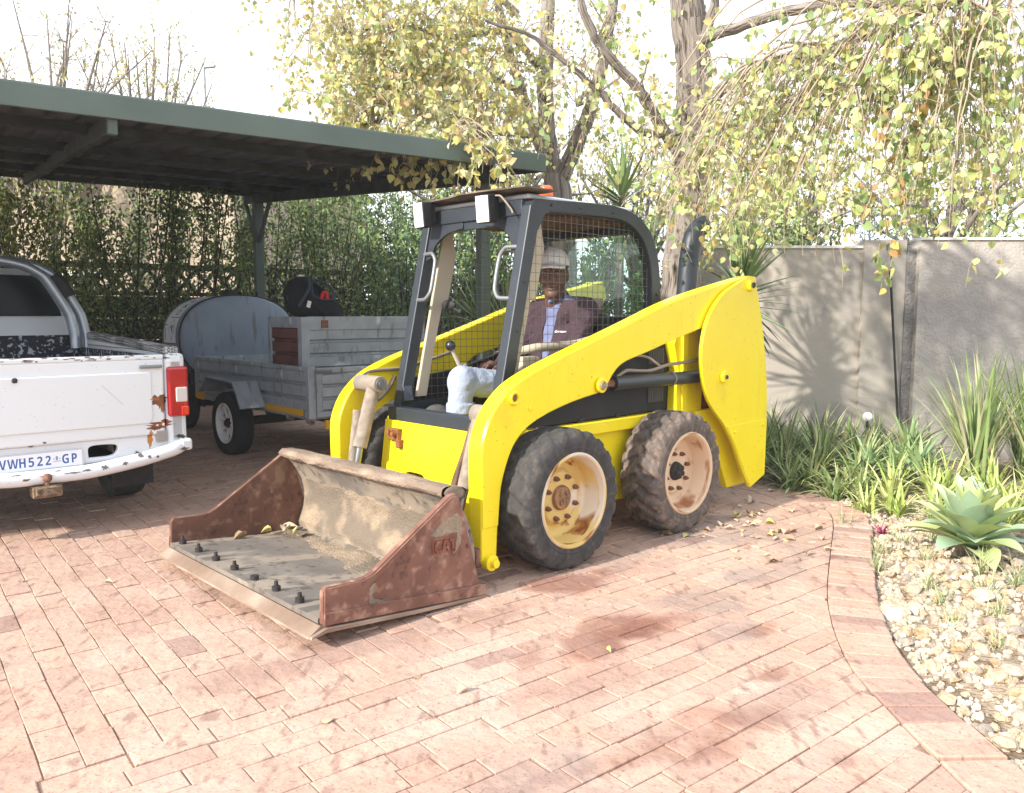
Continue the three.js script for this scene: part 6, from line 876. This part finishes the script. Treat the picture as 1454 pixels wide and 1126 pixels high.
{
  const dry = [[0.48, 0.38, 0.25], [0.56, 0.47, 0.33], [0.4, 0.27, 0.15], [0.58, 0.5, 0.36], [0.5, 0.42, 0.14], [0.32, 0.22, 0.15]].map(c => P({ color: lin(...c), roughness: 0.9, side: THREE.DoubleSide })), shapes = [leafShape(0.25), leafShape(0.5), leafShape(-0.2)];
  const drop = (x, y, d, s, lab, grp) => { const o = new THREE.Mesh(pick(shapes), pick(dry)); o.name = numbered('fallen_leaf'); o.position.set(x, y + 0.004, -d); o.rotation.set(rr(-0.06, 0.06), rr(0, 6.28), rr(-0.2, 0.2)); o.scale.setScalar(s); scene.add(o); tag(o, lab, 'fallen leaf', grp); };
  const g = (u, v) => { const q = at(u, v, 1), t = -1.37 / (q.y - 1.37); return [q.x * t, -q.z * t]; };
  const spots = []; for (let i = 0; i < 22; i++) spots.push([rr(935, 1025), rr(742, 768)]); for (let i = 0; i < 30; i++) spots.push([rr(1035, 1180), rr(695, 770)]); for (let i = 0; i < 26; i++) spots.push([rr(1000, 1170), rr(720, 800)]); for (const p of [[455, 1025], [440, 885], [533, 890], [760, 760], [895, 775], [30, 828], [310, 595], [290, 612], [660, 980], [590, 965], [860, 925], [1090, 800], [1040, 740], [990, 755], [350, 640], [150, 830]]) spots.push(p);
  for (const [u, v] of spots) { const [x, d] = g(u, v); if (edgeSide(x, d).d > 0.2) continue; drop(x, 0.004, d, rr(0.03, 0.065), 'dry tan leaf fallen on the brick paving', 'fallen leaves on the bricks'); }
  const bw = (F, z, y) => { const c = Math.cos(LTURN), s = Math.sin(LTURN); return [LPOS[0] + F * c + z * s, y, -(LPOS[2] - F * s + z * c)]; };
  for (const [F, z] of [[1.42, 0.67], [1.4, 0.6], [1.46, 0.63], [1.5, 0.7], [1.66, 0.7], [1.36, 0.7], [1.45, 0.55]]) { const [x, y, d] = bw(F, z, 0.09 + rr(0, 0.02)); drop(x, y, d, rr(0.06, 0.095), 'pale dry leaf lying in the bucket', 'leaves in the bucket'); }
}
// ---------------------------------------------------------------- the driver (same axes as the loader)
{
  const cap = (p, a, b, ra, rb) => { const bax = b[0] - a[0], bay = b[1] - a[1], baz = b[2] - a[2], px = p.x - a[0], py = p.y - a[1], pz = p.z - a[2], h = clamp((px * bax + py * bay + pz * baz) / (bax * bax + bay * bay + baz * baz)); return Math.hypot(px - bax * h, py - bay * h, pz - baz * h) - mix(ra, rb, h); };
  const sm = (a, b, k) => { const h = clamp(0.5 + 0.5 * (b - a) / k); return mix(b, a, h) - k * h * (1 - h); };
  const ell = (x, y, z, r) => { const l = Math.hypot(x / r[0], y / r[1], z / r[2]); return (l - 1) * Math.min(...r); };
  const sh = s => [-0.265, 1.385, s * 0.185], el = s => [-0.1, 1.13, s * 0.285], wr = s => [0.14, 1.035, s * 0.185], hip = s => [-0.15, 0.865, s * 0.095], kn = s => s > 0 ? [0.5, 0.97, 0.13] : [0.36, 0.92, -0.24], an = s => s > 0 ? [0.54, 0.585, 0.14] : [0.46, 0.585, -0.24];
  const torso = p => { let d = cap({ x: p.x, y: p.y, z: p.z * 0.72 }, [-0.2, 0.88, 0], [-0.275, 1.2, 0], 0.125, 0.13); d = sm(d, cap({ x: p.x, y: p.y, z: p.z * 0.8 }, [-0.275, 1.2, 0], [-0.265, 1.36, 0], 0.125, 0.085), 0.06); for (const s of [-1, 1]) d = sm(d, cap(p, [-0.262, 1.42, s * 0.05], sh(s), 0.06, 0.068), 0.06); return d; };
  const arm = (p, s, g = 0) => sm(cap(p, sh(s), el(s), 0.06 + g, 0.046 + g), cap(p, el(s), wr(s), 0.046 + g, 0.03 + g), 0.03);
  const leg = (p, s, g = 0) => sm(cap(p, hip(s), kn(s), 0.084 + g, 0.058 + g), cap(p, kn(s), an(s), 0.056 + g, 0.04 + g), 0.03);
  const neck = p => cap(p, [-0.255, 1.4, 0], [-0.205, 1.56, 0], 0.06, 0.055);
  const foot = (p, s) => cap(p, [an(s)[0], 0.545, an(s)[2]], [an(s)[0] + 0.14, 0.525, an(s)[2] + s * 0.02], 0.04, 0.03);
  // hands: palm and five fingers resting over the thigh
  const handBones = s => { const w = wr(s), c = [w[0] + 0.075, w[1] + 0.012, w[2] - s * 0.005], L = [[w, c, 0.026, 0.03]]; for (let i = 0; i < 4; i++) { const o = (i - 1.5) * 0.0195, l = [0.066, 0.076, 0.07, 0.054][i], k = [c[0] + 0.018, c[1] + 0.006, c[2] + o], m = [k[0] + l * 0.55, k[1] - 0.004, k[2] + o * 0.15], e = [m[0] + l * 0.4, m[1] - 0.024, m[2]]; L.push([[c[0] - 0.02, c[1], c[2] + o * 0.8], k, 0.012, 0.0105], [k, m, 0.0098, 0.009], [m, e, 0.009, 0.0075]); } const t0 = [w[0] + 0.03, w[1] + 0.004, w[2] - s * 0.022], t1 = [t0[0] + 0.038, t0[1] - 0.004, t0[2] - s * 0.026], t2 = [t1[0] + 0.028, t1[1] - 0.012, t1[2] - s * 0.004]; L.push([t0, t1, 0.014, 0.0115], [t1, t2, 0.011, 0.009]); return L; };
  const HB = { '-1': handBones(-1), '1': handBones(1) };
  const hand = (p, s) => { let d = 1e9; HB[s].forEach(([a, b, ra, rb], i) => { const q = cap(p, a, b, ra, rb); d = i ? sm(d, q, 0.006) : q; }); return d; };
  const bodyF = p => { let d = torso(p) + 0.008; for (const s of [-1, 1]) { d = sm(d, arm(p, s), 0.03); d = sm(d, leg(p, s), 0.05); d = sm(d, foot(p, s), 0.03); d = Math.min(d, sm(cap(p, wr(s), [wr(s)[0] + 0.07, wr(s)[1] + 0.01, wr(s)[2]], 0.027, 0.024), 9, 0.01)); } d = sm(d, neck(p), 0.03); return d; };
  // head in its own axes: x = face direction
  const headF = p => {
    const z = Math.abs(p.z); let d = ell(p.x + 0.012, p.y - 0.035, p.z, [0.1, 0.112, 0.078]);
    d = sm(d, ell(p.x - 0.028, p.y + 0.045, p.z, [0.062, 0.085, 0.058]), 0.05);         // face and jaw
    d = sm(d, ell(p.x - 0.062, p.y + 0.112, p.z, [0.03, 0.024, 0.032]), 0.025);         // chin
    d = sm(d, ell(p.x - 0.085, p.y - 0.028, z - 0.025, [0.02, 0.012, 0.03]), 0.015);    // brow
    d = sm(d, cap(p, [0.09, 0.005, 0], [0.108, -0.035, 0], 0.010, 0.0145), 0.012);      // nose
    d = sm(d, ell(p.x - 0.098, p.y + 0.038, z - 0.014, [0.012, 0.010, 0.011]), 0.008);
    d = sm(d, ell(p.x - 0.06, p.y + 0.03, z - 0.045, [0.026, 0.025, 0.022]), 0.02);     // cheeks
    d = -sm(-d, ell(p.x - 0.096, p.y - 0.004, z - 0.031, [0.018, 0.013, 0.017]), 0.012);  // eye hollows
    d = sm(d, ell(p.x - 0.078, p.y - 0.004, z - 0.031, [0.0125, 0.0115, 0.014]), 0.004);
    d = sm(d, ell(p.x - 0.086, p.y + 0.066, p.z, [0.013, 0.0075, 0.026]), 0.007);       // upper lip
    d = sm(d, ell(p.x - 0.085, p.y + 0.081, p.z, [0.013, 0.0085, 0.022]), 0.006);       // lower lip
    d = -sm(-d, ell(p.x - 0.1, p.y + 0.0735, p.z, [0.012, 0.0018, 0.024]), 0.003);
    d = sm(d, ell(p.x + 0.008, p.y + 0.005, z - 0.08, [0.018, 0.032, 0.011]), 0.012);   // ears
    d = sm(d, cap(p, [-0.02, -0.06, 0], [-0.035, -0.16, 0], 0.058, 0.055), 0.03);       // neck
    return d;
  };
  const yaw = 0.62, HC = V(-0.18, 1.63, 0);
  const place = g => g.scale(1.13, 1.13, 1.13).rotateZ(-0.05).rotateY(yaw).translate(HC.x, HC.y, HC.z);
  const skin = S({ roughness: 0.55, map: tex(128, (u, v) => { const a = fbm(u * 12, v * 12, 12, 4); return mix3([0.34, 0.235, 0.19], [0.42, 0.295, 0.24], a); }) });
  const fabric = (c0, c1, k = 1) => S({ roughness: 0.92, map: tex(256, (u, v) => { const a = fbm(u * 10, v * 10, 10, 5), b = vn(u * 110, v * 110, 110); return mix3(c0, c1, a * 0.6 + b * 0.4); }), bumpMap: fine, bumpScale: 0.003 * k });
  const body = isoMesh(bodyF, V(0.16, 1.0, 0), 0.64, 92), head = place(isoMesh(headF, V(0, -0.02, 0), 0.19, 84)), hands = [-1, 1].map(s => isoMesh(p => hand(p, s), V(wr(s)[0] + 0.08, wr(s)[1], wr(s)[2]), 0.12, 76));
  const man = obj('person', [body, head, ...hands], skin); man.position.set(...LPOS); man.rotation.y = LTURN;
  tag(man, 'person in white cap, plum jacket and pale rolled jeans sitting in the loader cab', 'person');
  const wrinkle = (p, k) => (fbm(p.x * 13 + p.y * 5 + 40, p.y * 13 + p.z * 9 + 40, 4096, 3) - 0.5) * k;
  // jacket: open in front over a blue shirt, collar up
  const jacketF = p => { let d = torso(p) - 0.026; for (const s of [-1, 1]) d = sm(d, arm(p, s, 0.024), 0.035); d = sm(d, Math.abs(cap(p, [-0.26, 1.39, 0], [-0.235, 1.465, 0], 0.095, 0.082)) - 0.009, 0.012); if (Math.abs(d) < 0.08) d += wrinkle(p, 0.04); d = Math.max(d, p.y - 1.475 + (p.x + 0.25) * 0.25, 0.86 - p.y); const w = 0.02 + Math.max(0, p.y - 1.0) * 0.085; d = Math.max(d, -(Math.max(Math.abs(p.z) - w, -(p.x + 0.2)))); for (const s of [-1, 1]) { const c = wr(s); d = Math.max(d, 0.016 - Math.hypot(p.x - c[0] - 0.06, p.y - c[1], p.z - c[2]) + 0.03); } return d; };
  obj('jacket', [isoMesh(jacketF, V(-0.08, 1.17, 0), 0.42, 92)], fabric([0.2, 0.14, 0.17], [0.31, 0.225, 0.265]), man);
  const shirtF = p => { let d = torso(p) - 0.014; d = sm(d, Math.abs(cap(p, [-0.25, 1.4, 0], [-0.22, 1.5, 0], 0.085, 0.072)) - 0.006, 0.02); if (Math.abs(d) < 0.06) d += wrinkle(p, 0.02); return Math.max(d, p.y - 1.505 + (p.x + 0.2) * 0.45, 0.88 - p.y); };
  obj('shirt', [isoMesh(shirtF, V(-0.22, 1.2, 0), 0.36, 68)], fabric([0.36, 0.39, 0.52], [0.49, 0.52, 0.66]), man);
  const jeansF = p => { let d = 1e9; for (const s of [-1, 1]) { d = sm(d, leg(p, s, 0.026), 0.04); const k = 0.29; const c = [mix(kn(s)[0], an(s)[0], 0.46), mix(kn(s)[1], an(s)[1], 0.46), kn(s)[2] + s * 0.002]; d = Math.min(d, Math.max(cap(p, [c[0] - 0.004, c[1] + 0.035, c[2]], [c[0], c[1] - 0.025, c[2]], 0.088, 0.088), c[1] - 0.03 - p.y, p.y - c[1] - 0.035)); } d = sm(d, cap({ x: p.x, y: p.y, z: p.z * 0.7 }, [-0.2, 0.86, 0], [-0.2, 0.93, 0], 0.14, 0.135), 0.05); if (Math.abs(d) < 0.06) { const w = fbm(p.x * 7 + 30, p.y * 7 + p.z * 8 + 30, 4096, 3); d += wrinkle(p, 0.012) + Math.sin((p.x * 0.7 + p.y * 0.9) * 70 + w * 14) * 0.0035 * sstep(0.3, 0.6, w); } return Math.max(d, 0.765 - p.y); };
  obj('jeans', [isoMesh(jeansF, V(0.16, 0.94, 0), 0.52, 100)], fabric([0.55, 0.585, 0.65], [0.70, 0.735, 0.80]), man);
  const shoeF = p => { let d = 1e9; for (const s of [-1, 1]) d = Math.min(d, Math.max(sm(cap(p, [an(s)[0] - 0.02, 0.545, an(s)[2]], [an(s)[0] + 0.14, 0.528, an(s)[2] + s * 0.02], 0.052, 0.042), cap(p, [an(s)[0], 0.56, an(s)[2]], [an(s)[0], 0.61, an(s)[2]], 0.05, 0.046), 0.02), 0.505 - p.y)); return d; };
  obj('shoes', [isoMesh(shoeF, V(0.58, 0.56, 0), 0.26, 64)], M.dark, man);
  // cap
  const capF = p => { let d = Math.max(ell(p.x + 0.012, p.y - 0.042, p.z, [0.116, 0.122, 0.094]), 0.05 + p.x * 0.1 - p.y); const br = Math.max(Math.abs(p.y - 0.068 + (p.x - 0.09) * 0.28 + p.z * p.z * 4.2) - 0.0055, Math.hypot((p.x - 0.075) / 0.105, p.z / 0.082) - 1, -p.x + 0.06); return sm(d, br * 0.7, 0.008); };
  const capG = place(isoMesh(capF, V(0.03, 0.08, 0), 0.2, 96)); obj('cap', [capG], fabric([0.84, 0.83, 0.81], [0.93, 0.92, 0.91]), man);
  obj('eye', [place(join([-1, 1].map(s => new THREE.SphereGeometry(0.0115, 14, 10).translate(0.0808, 0.004, s * 0.031))))], S({ color: 0x8f8378, roughness: 0.4 }), man); obj('iris', [place(join([-1, 1].map(s => new THREE.SphereGeometry(0.0075, 12, 10).translate(0.0862, 0.004, s * 0.031))))], S({ color: 0x1c120d, roughness: 0.2 }), man);
  const hairF = p => Math.max(ell(p.x + 0.016, p.y - 0.03, p.z, [0.101, 0.112, 0.0815]), p.x - 0.03 + Math.max(0, p.y) * 0.2, -p.y - 0.055); obj('hair', [place(isoMesh(hairF, V(0, 0.02, 0), 0.15, 56))], S({ color: 0x15110f, roughness: 0.95 }), man);
  { // small white chest print
    const cv = document.createElement('canvas'); cv.width = 256; cv.height = 64; const c = cv.getContext('2d'); c.clearRect(0, 0, 256, 64); c.strokeStyle = '#e8e6ea'; c.lineWidth = 12; c.beginPath(); c.moveTo(52, 18); c.quadraticCurveTo(8, 12, 18, 36); c.quadraticCurveTo(26, 56, 58, 42); for (let i = 0; i < 6; i++) { const x = 72 + i * 30; c.moveTo(x, 24); c.lineTo(x + 3, 46); c.moveTo(x + 3, 28); c.quadraticCurveTo(x + 14, 18, x + 18, 44); } c.stroke();
    const d = c.getImageData(0, 0, 256, 64).data, quads = []; for (let y = 0; y < 64; y += 4) for (let x = 0; x < 256; x += 4) { if (d[(y * 256 + x) * 4 + 3] > 120) { const z = -0.055 - x / 256 * 0.085, yy = 1.272 - y / 64 * 0.022; let X = -0.02; for (let k = 0; k < 60; k++) { const f = jacketF({ x: X, y: yy, z }); if (f < 0.0006) break; X -= Math.max(0.0006, f * 0.6); } quads.push(bx(0.0022, 0.0015, 0.0015, X, yy, z)); } }
    if (quads.length) stuff(obj('chest_print', quads, S({ color: 0xe6e4e8, roughness: 0.9 }), man));
  }
}
scene.traverse(o => { if (o.isMesh) { o.castShadow = true; o.receiveShadow = true; } });
scene.fog = new THREE.FogExp2(0xf4f6f8, 0.002);
renderer.render(scene, camera);
